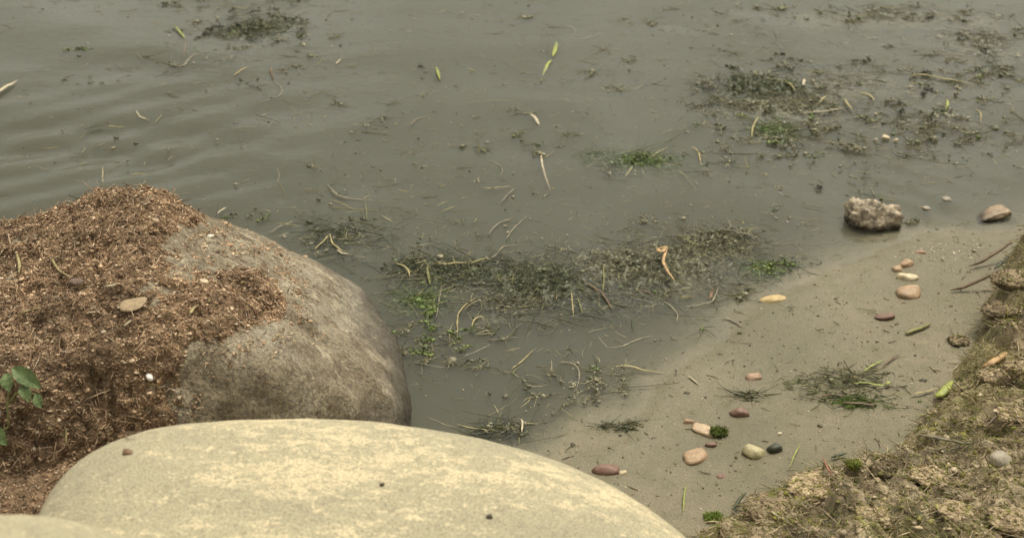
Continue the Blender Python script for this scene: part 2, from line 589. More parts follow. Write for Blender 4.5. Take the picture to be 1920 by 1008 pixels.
def bank_h(x, y):
    d = sdist(x, y, bank_poly) + .03 * fbm(xyz(x, y, 0, 9, 8), 3)
    q = np.maximum(0, d)
    steep = smooth01((y - 2.0) / .35)
    h = (.024 + .105 * steep) * (1 - np.exp(-q / (.05 - .025 * steep))) + .10 * q / (1 + .7 * q)
    lump = np.abs(fbm(xyz(x, y, 0, 11, 4), 2)) * .075 + fbm(xyz(x, y, 0, 26, 5), 2) * .016 + fbm(xyz(x, y, 0, 70, 6), 2) * .006
    h = h + lump * smooth01(q / .05) - .012
    return np.where(d > 0, h, -.03 + np.maximum(d, -.1) * .3)

def bank_z(x, y): return ground_z(x, y) + bank_h(x, y)

def surf_z(x, y):
    return np.maximum(ground_z(x, y), bank_z(x, y))

bx = stretched(.15, 1.30, .0048, 5, 1.3); by = stretched(1.2, 2.75, .0048, 5, 1.3)
BX, BY = np.meshgrid(bx, by)
BH = bank_h(BX, BY)
V, F = grid_mesh(bx, by, ground_z(BX, BY) + BH)
keep = (BH.ravel()[F] > -.032).any(1)
F = F[keep]
used = np.unique(F); remap = np.full(len(V), -1); remap[used] = np.arange(len(used))
link('bank', make_mesh('bank', V[used], remap[F]), M_BANK, kind='structure', label='low crumbly bank of brown soil and stranded weed along the sand')

# ------------------------------------------------------------------ water
def ripple(x, y):
    n1 = fbm(xyz(x, y, 0, 1.3, 21), 2); n2 = fbm(xyz(x, y, 0, 1.1, 33), 2)
    z = np.zeros_like(x)
    # long lazy swell lines at the left, bending around the boulder
    ml = smooth01((-.35 - x) / .5) * smooth01((3.6 - y) / .6)
    ph = (.30 * x + .95 * y + .10 * n1) * 2 * math.pi
    z += .0032 * ml * np.sin(ph / .25 + 1.0 + 7 * n2 + 3 * n1) * (.4 + 1.8 * np.abs(n2))
    z += .0022 * ml * np.sin((.55 * x - .83 * y + .08 * n2) * 2 * math.pi / .11)
    # ripples rounding the small rock at the right
    rx, ry, _ = unproj(1632, 425)
    rr = np.hypot(x - rx, (y - ry))
    mr = np.exp(-((rr - .18) / .26) ** 2) * smooth01((x - rx + .15) / .3 + .2)
    z += .0020 * mr * np.sin((rr + .10 * n1 + .03 * fbm(xyz(x, y, 0, 6, 52), 2)) * 2 * math.pi / .085) * (.3 + 1.6 * np.abs(fbm(xyz(x, y, 0, 4, 51), 2)))
    mr2 = smooth01((x - .45) / .4) * smooth01((y - 2.45) / .3)
    z += .0016 * mr2 * np.sin((.25 * x + .97 * y + .22 * n2 + .05 * n1) * 2 * math.pi / .12) * np.maximum(0, .25 + 1.6 * fbm(xyz(x, y * 2, 0, 3, 53), 2))
    # everywhere: faint
    z += .014 * fbm(xyz(x, y * 1.5, 0, 2.0, 45), 2) * smooth01((y - 2.0) / .6) + .0016 * fbm(xyz(x, y * 1.6, 0, 5.0, 41), 3) + .0003 * fbm(xyz(x, y, 0, 30, 43), 2)
    return z

wx = stretched(-1.6, 1.9, .0135, 80); wy = stretched(1.4, 4.9, .0135, 80)
WX, WY = np.meshgrid(wx, wy)
V, F = grid_mesh(wx, wy, ripple(WX, WY))
# closed body: skirt and bottom
nx, ny = len(wx), len(wy)
rim = np.concatenate([np.arange(nx), np.arange(1, ny) * nx + nx - 1, (ny - 1) * nx + np.arange(nx - 2, -1, -1), np.arange(ny - 2, 0, -1) * nx])
low = V[rim].copy(); low[:, 2] = -.9
nb = len(V)
k = np.arange(len(rim)); k2 = (k + 1) % len(rim)
skirt = np.stack([rim, nb + k, nb + k2, rim[k2]], 1)
V = np.vstack([V, low, [[0, 3, -.9]]])
cap = np.stack([nb + k2, nb + k, np.full(len(k), len(V) - 1)], 1)
link('water', make_mesh('water', V, [F, skirt, cap]), M_WATER, kind='structure', label='murky grey green shallow water')

# ------------------------------------------------------------------ the three big stones
bc = np.array([-0.6463, 1.9134, 0.0298])
bN = [[0.254, -0.007, 0.967], [0.091, -0.89, 0.447], [0.991, -0.029, 0.132], [0.607, 0.257, 0.752], [-0.169, 0.831, 0.53], [-0.902, 0.299, 0.311], [0.283, 0.204, -0.937], [0.586, -0.808, 0.068], [-0.356, -0.173, 0.918]]
bh = [0.3326, 0.341, 0.4761, 0.3289, 0.311, 0.4703, 0.1875, 0.4053, 0.2833]
BV, BF = polytope(7, bN, bh, 14, .026, 7, 3.0, 6, .0035)
for n_, cut in (((.15, -.97, .18), .030), ((.78, -.62, -.06), .034), ((.70, .10, .70), .012), ((-.1, -.45, .89), .016)):
    n_ = np.array(n_) / np.linalg.norm(n_)
    hgt_ = BV @ n_ + .008 * fbm(BV * 8 + 31, 3)
    over = np.maximum(0, hgt_ - (hgt_.max() - cut))
    BV = BV - n_[None] * (over * .92)[:, None]
# a broken ledge running along the shoulder of the front face
led = BV @ np.array([.35, -.62, .70])
crk = np.abs(BV @ np.array([.75, -.30, -.58]) - .085 - .03 * fbm(BV * 9 + 2, 3))
BV = BV * (1 - .022 * np.exp(-(crk / .010) ** 2) * smooth01((BV[:, 0] - .12) / .08) * (BV[:, 1] < -.02))[:, None]
BV = BV * (1 - .035 * smooth01((led - (.262 + .03 * fbm(BV * 5, 3))) / .018) * smooth01((BV[:, 0] - .1) / .1))[:, None]
boulder = link('boulder', make_mesh('boulder', BV, BF), M_BOULDER, label='big grey brown boulder in the water, half buried in dry brown litter', cat='boulder', loc=tuple(bc))

pc = np.array([-0.207, 1.1981, 0.0721])
pN = [[0.076, -0.039, 0.996], [0.176, -0.962, 0.209], [0.97, -0.023, 0.244], [-0.982, -0.184, -0.045], [-0.028, 0.987, 0.155], [0.636, 0.638, 0.434], [-0.592, 0.779, 0.206], [0.034, 0.063, -0.997]]
ph_ = [0.2827, 0.348, 0.5987, 0.3524, 0.3663, 0.482, 0.4934, 0.1645]
PV, PF = polytope(6, pN, ph_, 5, .005, 5, 8.0, 4, .0009)
link('pale_stone', make_mesh('pale_stone', PV, PF), M_PALE, label='broad smooth pale tan stone with cream blotches in the foreground', cat='stone', loc=tuple(pc))

cc = np.array([-0.6077, 0.89, 0.3236])
cN = [[0.016, -0.107, 0.994], [0.028, -0.988, 0.155], [0.96, -0.171, 0.219], [-0.965, -0.051, 0.256], [-0.215, 0.865, 0.454], [0.755, 0.426, 0.499], [-0.013, -0.028, -1.0]]
ch = [0.2433, 0.2605, 0.3281, 0.3088, 0.225, 0.3682, 0.16]
CV, CF = polytope(5, cN, ch, 5, .005, 5, 14.0, 4, .0009)
link('pale_stone', make_mesh('corner_stone', CV, CF), M_PALE, label='out of focus pale cream stone cut off by the bottom left corner', cat='stone', loc=tuple(cc))

# ------------------------------------------------------------------ litter on the boulder
lit_px = [(-500, 300), (60, 300), (225, 300), (300, 300), (360, 385), (408, 414), (370, 424), (330, 436), (318, 456), (340, 485), (390, 507), (440, 494), (500, 497),
          (528, 545), (545, 590), (505, 618), (440, 638), (372, 652), (345, 690), (338, 740), (325, 790), (300, 860), (200, 1000), (-500, 1000)]

def face_geom(V, F):
    a, b, c = V[F[:, 0]], V[F[:, 1]], V[F[:, 2]]
    n = np.cross(b - a, c - a)
    ar = np.linalg.norm(n, axis=1)
    return a, b, c, n / (ar[:, None] + 1e-12), ar / 2

def vert_normals(V, F):
    a, b, c, n, ar = face_geom(V, F)
    out = np.zeros_like(V)
    for k in range(3): np.add.at(out, F[:, k], n * ar[:, None])
    return out / (np.linalg.norm(out, axis=1)[:, None] + 1e-12)

def sample_surface(V, F, n):
    a, b, c, nn, ar = face_geom(V, F)
    i = RNG.choice(len(F), n, p=ar / ar.sum())
    r1 = np.sqrt(RNG.random(n)); r2 = RNG.random(n)
    return a[i] * (1 - r1)[:, None] + b[i] * (r1 * (1 - r2))[:, None] + c[i] * (r1 * r2)[:, None], nn[i]

BW = BV + bc
bn = vert_normals(BW, BF)
def lit_mask(P):
    u, v = proj(P)
    return sdist(u, v, lit_px) + 14 + 26 * fbm(P * 22 + 5, 3) + 14 * fbm(P * 70 + 9, 2)

sd = lit_mask(BW)
edge = smooth01(sd / 55)
lump = .45 + 1.1 * fbm(BW * 11 + 40, 4) + 1.3 * np.abs(fbm(BW * 24 + 50, 3)) + .6 * fbm(BW * 60 + 60, 2) + .35 * fbm(BW * 120 + 60, 2)
lift = (-.004 + .017 * np.maximum(.1, lump) * edge) * np.where(sd > -2, 1, 0) - np.where(sd > -2, 0, .02)
# thick lip along the crest
lift = lift + .004 * np.exp(-((BW[:, 1] - 2.08) / .05) ** 2) * edge
LV = BW + bn * lift[:, None]
fc = BW[BF].mean(1)
keep = (sd[BF] > -6).any(1) & (bn[BF].mean(1)[:, 2] > -.15) & (fc[:, 0] > -.97) & (fc[:, 1] < 2.18) & (fc[:, 2] > .03)
LF = BF[keep]
used = np.unique(LF); remap = np.full(len(LV), -1); remap[used] = np.arange(len(used))
LV = LV[used]; LF = remap[LF]

def litter_cols(n):
    base = np.array([[.11, .072, .045], [.28, .182, .11], [.43, .288, .178], [.54, .385, .245], [.64, .485, .33], [.74, .62, .45], [.30, .235, .12]])
    k = RNG.choice(len(base), n, p=[.08, .22, .28, .21, .12, .04, .05])
    return base[k] * RNG.uniform(.75, 1.25, (n, 1))

def litter_object(name, V, F, n_f, n_c, label, mask=None):
    lc = np.full((len(V), 3), 1.0) * np.array([.21, .143, .088]) * np.clip(1 + 1.1 * fbm(V * 60, 3) + .9 * fbm(V * 140 + 5, 2), .3, 2.5)[:, None]
    parts = [(V, F, lc)]
    for n_k, seg in ((int(n_f * .35), 3), (int(n_f * .65), 2)):
        P, Nn = sample_surface(V, F, n_k)
        if mask is not None:
            ok = RNG.random(n_k) < .12 + .88 * smooth01(lit_mask(P) / 34)
            P, Nn = P[ok], Nn[ok]
        n = len(P)
        D = RNG.normal(size=(n, 3)); D -= Nn * (D * Nn).sum(1)[:, None]
        D /= np.linalg.norm(D, axis=1)[:, None]
        D += Nn * RNG.uniform(-.25, .06, (n, 1))
        L = (RNG.gamma(1.5, .0036, n) + .002) * (1.2 if seg == 3 else .8)
        B = RNG.normal(size=(n, 3)) * (L * .35)[:, None]
        B -= Nn * ((B * Nn).sum(1) * .8)[:, None]
        rad = RNG.uniform(.0004, .0011, n)
        patch = (1 + .9 * fbm(P * 14 + 3, 3) + .5 * fbm(P * 45 + 8, 2))[:, None]
        parts.append(fibres(P + Nn * RNG.uniform(-.0005, .0022, (n, 1)), D, B, L, rad, litter_cols(n) * np.clip(patch, .35, 1.8), seg))
    P, Nn = sample_surface(V, F, n_c)
    if mask is not None:
        ok = RNG.random(n_c) < .15 + .85 * smooth01(lit_mask(P) / 30)
        P, Nn = P[ok], Nn[ok]
    n = len(P)
    parts.append(crumbs(P + Nn * .001, RNG.gamma(1.8, .0006, n) + .0005, litter_cols(n) * np.clip(1 + .9 * fbm(P * 14 + 3, 3), .4, 1.8)[:, None], 1, .5, .45))
    if mask is not None:
        P, Nn = sample_surface(BW, BF, 150000)
        sdd = lit_mask(P) + 10
        ok = (sdd < 10) & (sdd > -75) & (RNG.random(len(P)) < .38 * np.exp(sdd / 15)) & (Nn[:, 2] > .1)
        P, Nn = P[ok], Nn[ok]; m = len(P)
        parts.append(crumbs(P, RNG.gamma(1.8, .0007, m) + .0005, litter_cols(m), 1, .5, .4))
        D = RNG.normal(size=(m, 3)); D -= Nn * (D * Nn).sum(1)[:, None]
        L = RNG.gamma(1.5, .0035, m) + .002
        parts.append(fibres(P + Nn * .0006, D, RNG.normal(size=(m, 3)) * (L * .2)[:, None], L, RNG.uniform(.0004, .0009, m), litter_cols(m)))
    Vm, Fm, Cm = merge(parts)
    return link(name, make_mesh(name, Vm, Fm, True, Cm), M_LITTER, label=label, cat='litter', kind='stuff')

litter_object('litter', LV, LF, 62000, 20000, 'thick mat of dry brown plant litter heaped on the boulder', True)

# heap of litter between boulder and pale stone
HV, HF = polytope(6, [[0, 0, 1], [0, -1, .2], [1, 0, .3], [-1, 0, .2], [0, 1, .2], [0, 0, -1], [.4, -.6, .7], [-.4, -.6, .7], [-.35, -.75, -.6]], [.165, .13, .36, .5, .16, .12, .19, .2, .006], 7, .02, 12, 5.0, 5, .004)
HV = HV + np.array([-.66, 1.585, .0])
_fc = HV[HF].mean(1)
HF = HF[(_fc[:, 0] > -.92) & (_fc[:, 0] < -.36) & (_fc[:, 1] < 1.74)]
_a, _b, _c, _n, _ar = face_geom(HV, HF)
HF = HF[(_n[:, 1] < .35) & (_n[:, 2] > -.8)]
litter_object('litter', HV, HF, 20000, 5000, 'dark heap of plant litter in the gap between boulder and pale stone')

# ------------------------------------------------------------------ placing on the surface
def surf_at(u, v, extra=0.0):
    """where the sight line of a photo pixel meets sand, bank or water"""
    p = unproj(u, v, 0.0)
    for _ in range(6):
        z = max(0.0, float(surf_z(np.array([p[0]]), np.array([p[1]]))[0]))
        p = unproj(u, v, z)
    return np.array([p[0], p[1], p[2] + extra])

def px_size(p): return depth_of(p) / FPX     # metres per photo pixel at p

def rock_mesh(name, sx, sy, sz, seed, sub=3, p=6, amp=.10, fine=.02, planes=11):
    r = np.random.default_rng(seed)
    Nn = r.normal(size=(planes, 3)); Nn = np.vstack([Nn, [[0, 0, 1], [0, 0, -1], [1, 0, .1], [-1, 0, .1], [0, 1, .1], [0, -1, .1]]])
    hh = np.concatenate([r.uniform(.70, 1.05, planes), np.ones(6)])
    V, F = polytope(sub, Nn, hh, p, amp, 1.6, seed * 3.1, 4, fine)
    return make_mesh(name, V * np.array([sx, sy, sz]), F)

# ------------------------------------------------------------------ rocks and pebbles
M_ROCK = mat_plain('brown_rock', (.38, .31, .215), .5, .6, 55, .45, 1.0, None, .009)
PCOL = {'red': (.20, .115, .082), 'brown': (.20, .12, .085), 'orange': (.38, .26, .155), 'peach': (.50, .37, .24), 'pink': (.36, .23, .15),
        'cream': (.60, .50, .32), 'yellow': (.44, .385, .22), 'ochre': (.50, .37, .17), 'dark': (.05, .055, .035), 'grey': (.30, .26, .19), 'pale': (.62, .54, .38)}
def pebble(u, v, wpx, asp, flat, rot, col, label, seed, sink=.35, name='pebble', p=9, amp=.10, extra=0.0):
    q = surf_at(u, v)
    s = px_size(q) * wpx / 2
    sz = s * flat
    me = rock_mesh(name, s, s * asp, sz, seed, 3, p, amp)
    o = link(name, me, mat_plain('pebble_' + col, PCOL[col], .5, .3, 120, .45, .35), label=label, cat=name, loc=(q[0], q[1], q[2] + sz * (1 - 2 * min(.62, sink + .15)) + extra))
    o.rotation_euler = (random.uniform(-.1, .1), random.uniform(-.1, .1), R(rot))
    return o

q = surf_at(1632, 420)
s = px_size(q)
me = rock_mesh('rock', 60 * s, 50 * s, 58 * s, 23, 5, 4, .5, .16, 14)
o = link('rock', me, M_ROCK, label='rough brown rock standing in the water off the sand spit', cat='rock', loc=(q[0], q[1] + .012, -.002))
o.rotation_euler = (0, R(6), R(20))
q = surf_at(1858, 405)
o = link('rock', rock_mesh('rock', 34 * s, 22 * s, 10 * s, 31, 4, 8, .2, .05), mat_plain('rock_tan', (.30, .22, .14), .4, .4, 60, .4, .5, None, .006), label='low brown rock awash at the right edge behind the sand', cat='rock', loc=(q[0], q[1], .004))
o.rotation_euler = (0, R(-14), R(15))

pebble(1135, 882, 52, .55, .42, -4, 'red', 'long reddish brown pebble touching the pale stone', 2, .25)
pebble(1168, 886, 16, .7, .5, 0, 'cream', 'tiny cream pebble beside the long reddish pebble', 3)
pebble(1305, 858, 52, .8, .42, 25, 'orange', 'flat orange tan pebble with a pointed end', 4, .35, p=9)
pebble(1318, 806, 54, .7, .25, -30, 'peach', 'flat peach coloured stone shard with moss at its end', 5, .3, p=10, amp=.18)
pebble(1290, 790, 24, .6, .5, 0, 'pink', 'small grey pink pebble left of the peach shard', 6)
pebble(1332, 834, 24, .6, .45, -15, 'brown', 'small brown pebble under the mossy peach shard', 7)
pebble(1386, 777, 36, .7, .6, 5, 'brown', 'rounded brown pebble alone on the sand', 8, .2)
pebble(1413, 708, 30, .6, .45, 8, 'pink', 'pinkish pebble lying nearest the middle of the sand', 9, .25)
pebble(1416, 852, 44, .85, .6, 10, 'yellow', 'pale yellow angular stone with green stains', 10, .25, p=10, amp=.14)
pebble(1453, 842, 32, .8, .8, 40, 'dark', 'dark green stone against the pale yellow stone', 12, .3, amp=.2)
pebble(1461, 829, 10, .8, .7, 0, 'pale', 'tiny pinkish chip on top of the dark green stone', 13, .1, extra=.016)
pebble(1352, 892, 20, .7, .4, 25, 'red', 'little red pebble below the orange tan pebble', 14)
pebble(1450, 560, 64, .55, .22, 0, 'ochre', 'flat yellow ochre stone lying just under the water', 15, .75, p=8)
pebble(1683, 505, 24, .8, .6, 15, 'orange', 'smaller orange pebble at the head of the pebble row', 16)
pebble(1700, 496, 30, .75, .55, 30, 'orange', 'rounded orange pebble at the far end of the pebble row', 17, .25)
pebble(1703, 522, 42, .55, .35, -32, 'cream', 'pale slanting flat pebble in the middle of the pebble row', 18, .2, p=9)
pebble(1704, 552, 46, .95, .45, 0, 'orange', 'largest tan pebble at the near end of the pebble row', 19, .25)
pebble(1659, 596, 42, .55, .25, -3, 'red', 'flat brick red pebble alone on the wet sand', 20, .05, p=9)
pebble(1727, 473, 24, .6, .35, -10, 'pink', 'pinkish flat pebble at the edge of the water', 21)
pebble(1775, 374, 20, .8, .6, 0, 'grey', 'small grey pebble awash behind the sand, right of the rock', 22, .3)
pebble(1737, 391, 16, .7, .5, 0, 'grey', 'smaller grey pebble between the rock and the awash pebble', 24, .4)
pebble(1868, 590, 40, .8, .5, 20, 'grey', 'grey stone bedded in the steep edge of the bank', 25, .4)
pebble(1875, 860, 46, .8, .5, 0, 'grey', 'smooth grey stone lying on the bank top', 26, .35)
for k, (u, v, ww, c) in enumerate([(1660, 258, 18, 'cream'), (1642, 262, 10, 'grey'), (1680, 262, 10, 'cream')]):
    pebble(u, v, ww, .7, .5, 0, c, ['pale pebble just showing above the open water', 'little grey pebble left of the pale pebble in the water', 'little cream pebble right of the pale pebble in the water'][k], 40 + k, .4)

# ------------------------------------------------------------------ blades, stalks and twigs
BC = {'straw': (.34, .285, .13), 'lime': (.29, .32, .075), 'green': (.10, .15, .03), 'dark': (.045, .055, .025), 'brown': (.15, .10, .055),
      'pale': (.50, .43, .29), 'orange': (.50, .32, .15), 'silt': (.21, .185, .125), 'olive': (.19, .18, .06), 'rust': (.28, .13, .08)}
def blade(pts, wpx, col, label, name='dead_reed', z=.0015, wave=.0015, flat=.3, taper=(.35, .12), dip=(0, 0), cat=None, group=None, roll=0.0, land=False):
    P = []
    for k, pt in enumerate(pts):
        q = surf_at(*pt)
        P.append(q)
    P = np.array(P)
    P[:, 2] += z
    n = max(9, 5 * len(pts))
    path = catmull(P, n)
    t = np.linspace(0, 1, n)
    path[:, 2] += wave * fbm(path * 40 + random.random() * 50, 2) * 2
    path[:, 2] += dip[0] * (1 - t) ** 2 + dip[1] * t ** 2
    path[:, :2] += .0012 * np.stack([fbm(path * 55, 2), fbm(path * 55 + 9, 2)], -1)
    hw = px_size(P.mean(0)) * wpx * .36
    V, F = sweep(path, hw, hw * flat, taper, 6, roll)
    V, c = recentre(V)
    return link(name, make_mesh(name, V, F), mat_plain('blade_' + col, BC[col], .5, .45, 70, .4, .2), label=label, cat=cat or name.split('_')[-1], group=group, loc=c)

D1, D2 = (-.012, 0), (0, -.012)
blade([(1230, 486), (1248, 480), (1243, 503), (1252, 522), (1266, 535)], 9, 'orange', 'bent orange dead leaf stalk rising from the weed mat', 'leaf_stalk', z=.019, wave=.002, dip=(.004, -.008))
blade([(1229, 484), (1240, 490), (1250, 482)], 12, 'orange', 'curled orange leaf end on the bent stalk', 'dead_leaf', z=.024, flat=.2)
blade([(818, 498), (850, 496), (884, 496)], 7, 'straw', 'straight straw yellow reed lying across the weed mat', 'reed_stalk', z=.005)
blade([(882, 497), (895, 493), (912, 489)], 10, 'olive', 'green bud end beside the straight straw reed', 'reed_stalk', z=.005)
blade([(912, 489), (930, 478), (945, 463), (985, 459)], 4, 'silt', 'thin bent stem trailing from the straw reed', 'reed_stalk')
blade([(801, 502), (803, 520), (807, 538)], 8, 'olive', 'short upright olive blade left in the weed mat', z=.004)
blade([(735, 494), (752, 498), (766, 510), (768, 522)], 6, 'straw', 'arched straw blade at the left end of the weed mat', z=.003)
blade([(828, 535), (823, 565), (818, 598)], 5, 'silt', 'grey straight stalk below the left of the weed mat', 'reed_stalk')
blade([(858, 628), (858, 600), (866, 580), (892, 560)], 5, 'straw', 'long arched straw stalk below the weed mat', 'reed_stalk', z=.003)
blade([(884, 613), (889, 602), (900, 596), (908, 600)], 5, 'straw', 'small hooked straw stalk right of the long arched one', 'reed_stalk', z=.003)
blade([(1049, 533), (1043, 548), (1043, 565)], 4, 'straw', 'curved yellow stalk hanging from the mat middle', 'reed_stalk', z=.003)
blade([(1071, 548), (1073, 570), (1075, 596)], 4.5, 'straw', 'straight yellow stalk hanging from the mat middle', 'reed_stalk', z=.003)
blade([(1083, 562), (1088, 575), (1092, 590)], 5, 'olive', 'short thick olive stalk right of the straight yellow one', 'reed_stalk', z=.003)
blade([(1090, 528), (1112, 542), (1130, 556), (1150, 588)], 7, 'brown', 'long brown stick slanting through the weed mat', 'stick', z=.006)
blade([(1131, 500), (1132, 530), (1130, 555)], 4, 'olive', 'thin upright olive stem in the right of the mat', 'reed_stalk', z=.007)
blade([(1160, 492), (1185, 500), (1205, 507)], 6, 'dark', 'dark stem lying on top of the weed mat', 'reed_stalk', z=.012)
blade([(1190, 548), (1205, 545), (1225, 555)], 5, 'brown', 'small arched brown blade below the orange stalk', z=.002)
blade([(1284, 577), (1310, 572), (1332, 567), (1343, 552), (1347, 525)], 5, 'silt', 'curved grey stem bending up beside a rust leaf', 'reed_stalk')
blade([(1331, 556), (1338, 532)], 11, 'rust', 'faint rust red leaf under water by the curved stem', 'dead_leaf', z=-.006, flat=.15, wave=0)
blade([(1240, 563), (1258, 575), (1270, 590), (1268, 606)], 5, 'silt', 'bent grey stem below the mat right of middle', 'reed_stalk')
blade([(1352, 594), (1372, 602), (1396, 615)], 6, 'silt', 'pale straight twig where the sand meets the water', 'twig', z=.003)
blade([(1140, 652), (1165, 650), (1190, 640), (1226, 628)], 5.5, 'silt', 'long pinkish grey stem below the weed mat', 'reed_stalk')
blade([(1120, 625), (1132, 640), (1142, 652)], 3.5, 'silt', 'thin faint stem joining the long pinkish stem', 'reed_stalk', z=-.003)
blade([(1152, 689), (1180, 688), (1210, 695), (1246, 700)], 7, 'straw', 'thick straw stem reaching onto the silt', 'reed_stalk', z=.002)
blade([(1045, 680), (1072, 682), (1086, 700), (1080, 738)], 5, 'silt', 'hook shaped pale stem in the dark water', 'reed_stalk')
blade([(958, 693), (978, 678), (1001, 656)], 4, 'straw', 'thin slanting straw stem in the dark water', 'reed_stalk')
blade([(868, 666), (900, 652), (925, 640)], 4, 'silt', 'faint slanting stem near the boulder side', 'reed_stalk', z=-.003)
blade([(1185, 600), (1187, 622)], 6, 'dark', 'short dark upright stub below the weed mat', 'reed_stalk', z=.004)
blade([(614, 348), (630, 365), (650, 372), (692, 377)], 7, 'silt', 'curved pale stem behind the boulder', 'reed_stalk', z=.002)
blade([(1015, 285), (1016, 305), (1022, 325), (1033, 352)], 6, 'pale', 'slender pale curved blade in open water', dip=D2)
blade([(1043, 82), (1041, 95), (1036, 109)], 13, 'lime', 'wide yellow green blade in the far open water', z=.004, flat=.18)
blade([(1034, 115), (1026, 122), (1017, 138)], 10, 'lime', 'second yellow green blade below the wide one', z=.003, flat=.18, dip=D2)
blade([(328, 52), (338, 64), (349, 77)], 6, 'lime', 'thin yellow stem half of a bent reed', 'reed_stalk', z=.006)
blade([(349, 77), (347, 92), (344, 112)], 5, 'brown', 'brown lower half of the bent reed', 'reed_stalk', z=.002)
blade([(320, 124), (342, 125), (352, 115), (362, 105), (392, 97)], 6, 'silt', 'kinked pale stem in the far left drift', 'reed_stalk', z=.002)
blade([(-14, 182), (10, 168), (34, 154)], 12, 'pale', 'bright cream reed end entering at the left edge', 'reed_stalk', z=.006)
blade([(818, 128), (821, 138), (825, 152)], 8, 'lime', 'small green leaf stub floating left of centre', z=.004)
blade([(994, 212), (1003, 220), (1012, 234)], 10, 'pale', 'cream leaf scrap just under open water', z=-.001, flat=.15)
blade([(507, 127), (509, 138), (513, 150)], 6, 'brown', 'dark brown stub in the far left drift', z=.004)
blade([(514, 152), (527, 166), (522, 180), (462, 203)], 3, 'silt', 'long thin thread trailing from the brown stub', 'weed_thread')
blade([(439, 144), (450, 134), (467, 126)], 5, 'straw', 'short yellow blade in the far left drift', z=.003)
blade([(908, 302), (930, 306), (942, 320), (936, 333)], 3.5, 'silt', 'faint open ring of stem in open water', 'weed_thread')
blade([(902, 354), (930, 353), (962, 350)], 4, 'straw', 'straight straw thread in open water', 'weed_thread')
blade([(770, 236), (782, 224), (802, 218)], 4, 'silt', 'faint short arc of stem left of centre', 'weed_thread')
blade([(940, 380), (955, 362), (968, 352)], 3.5, 'silt', 'faint slanting stem in the middle water', 'weed_thread')
blade([(915, 440), (935, 420), (965, 408)], 4, 'silt', 'bent grey thread above the weed mat', 'weed_thread')
blade([(950, 450), (960, 432), (990, 405)], 4, 'silt', 'second bent grey thread above the weed mat', 'weed_thread')
blade([(1050, 47), (1070, 51), (1078, 60), (1072, 68)], 4, 'silt', 'looped thread near the far edge', 'weed_thread')
blade([(1066, 71), (1098, 73), (1130, 62)], 4, 'silt', 'smile shaped thread below the looped thread', 'weed_thread')
blade([(1500, 214), (1540, 211), (1585, 203)], 4.5, 'pale', 'long thin pale stalk in the right weed drift', 'reed_stalk', z=.003)
blade([(1583, 188), (1590, 198), (1599, 210)], 7, 'straw', 'short straw blade crossing the pale stalk end', z=.004)
blade([(1610, 176), (1628, 180), (1640, 192)], 7, 'straw', 'curved straw blade right of the drift', z=.004)
blade([(1704, 143), (1740, 143), (1770, 150), (1826, 161)], 7, 'straw', 'long bent straw stalk at the right', 'reed_stalk', z=.004)
blade([(1416, 138), (1420, 155), (1427, 178)], 5, 'lime', 'thin lime stem standing in the dark weed patch', 'reed_stalk', z=.008)
blade([(1421, 224), (1412, 240), (1409, 262)], 6, 'straw', 'upright straw blade below the dark weed patch', z=.006)
blade([(1297, 275), (1310, 288), (1314, 312)], 4.5, 'straw', 'thin arched straw blade left of the drift', z=.002)
blade([(1508, 152), (1505, 165)], 8, 'pale', 'tiny cream blade in the right drift', z=.006)
blade([(1536, 197), (1542, 188), (1550, 183)], 6, 'straw', 'short hooked straw blade in the right drift', z=.005)
blade([(1775, 190), (1776, 200), (1772, 212)], 9, 'lime', 'yellow green leaf in the right hand weed strip', z=.006)
blade([(1825, 205), (1838, 215), (1838, 235)], 4, 'straw', 'thin bent straw at the right hand strip', z=.003)
blade([(1350, 433), (1385, 440), (1421, 450)], 6, 'silt', 'straight grey stick above the weed mat', 'stick', z=.006)
blade([(1405, 150), (1440, 152), (1478, 160), (1490, 176)], 12, 'olive', 'dark curled olive leaf in the far weed patch', 'dead_leaf', z=.008, flat=.25)
blade([(1190, 305), (1220, 296), (1253, 278)], 4, 'straw', 'straw stem sticking out of the green sprig', 'reed_stalk', z=.005)
blade([(1170, 335), (1180, 322), (1190, 308)], 4, 'straw', 'lower straw stem of the green sprig', 'reed_stalk', z=.003)
blade([(855, 795), (890, 804), (928, 806)], 4, 'straw', 'straw stem close behind the pale stone', 'reed_stalk')
blade([(800, 782), (825, 792), (855, 803)], 4, 'silt', 'grey stem close behind the pale stone', 'reed_stalk')
blade([(978, 815), (979, 798), (976, 790)], 6, 'pale', 'short cream stub close behind the pale stone', 'reed_stalk', z=.006)
blade([(408, 402), (415, 395), (426, 389)], 4, 'pale', 'pale stalk poking up behind the boulder crest', 'reed_stalk', z=.002)
blade([(505, 437), (525, 425), (560, 412)], 5, 'silt', 'grey stem behind the bare shoulder of the boulder', 'reed_stalk')
blade([(590, 470), (605, 455), (620, 440)], 5, 'straw', 'pale forked stem right behind the boulder', 'reed_stalk', z=.003)
blade([(618, 440), (625, 460), (650, 475)], 5, 'straw', 'second arm of the forked stem behind the boulder', 'reed_stalk', z=.003)
blade([(632, 470), (640, 476), (655, 478)], 6, 'pale', 'cream chip of reed behind the boulder', z=.003)
blade([(245, 327), (262, 326), (277, 329)], 4, 'straw', 'short straw floating left above the boulder', z=.001)
blade([(193, 312), (192, 330), (194, 346)], 4, 'straw', 'upright straw faint in the left water', z=-.001)
blade([(255, 208), (262, 218), (280, 226)], 5, 'pale', 'cream hooked stem in the left water', z=.001)
blade([(160, 244), (180, 238), (198, 236)], 9, 'dark', 'dark stub floating in the left water', z=.003)
blade([(198, 236), (215, 238), (235, 240)], 4, 'straw', 'straw tip of the dark stub in the left water', z=.002)
blade([(110, 385), (125, 380), (136, 376)], 5, 'silt', 'small grey blade left above the boulder', z=.002)
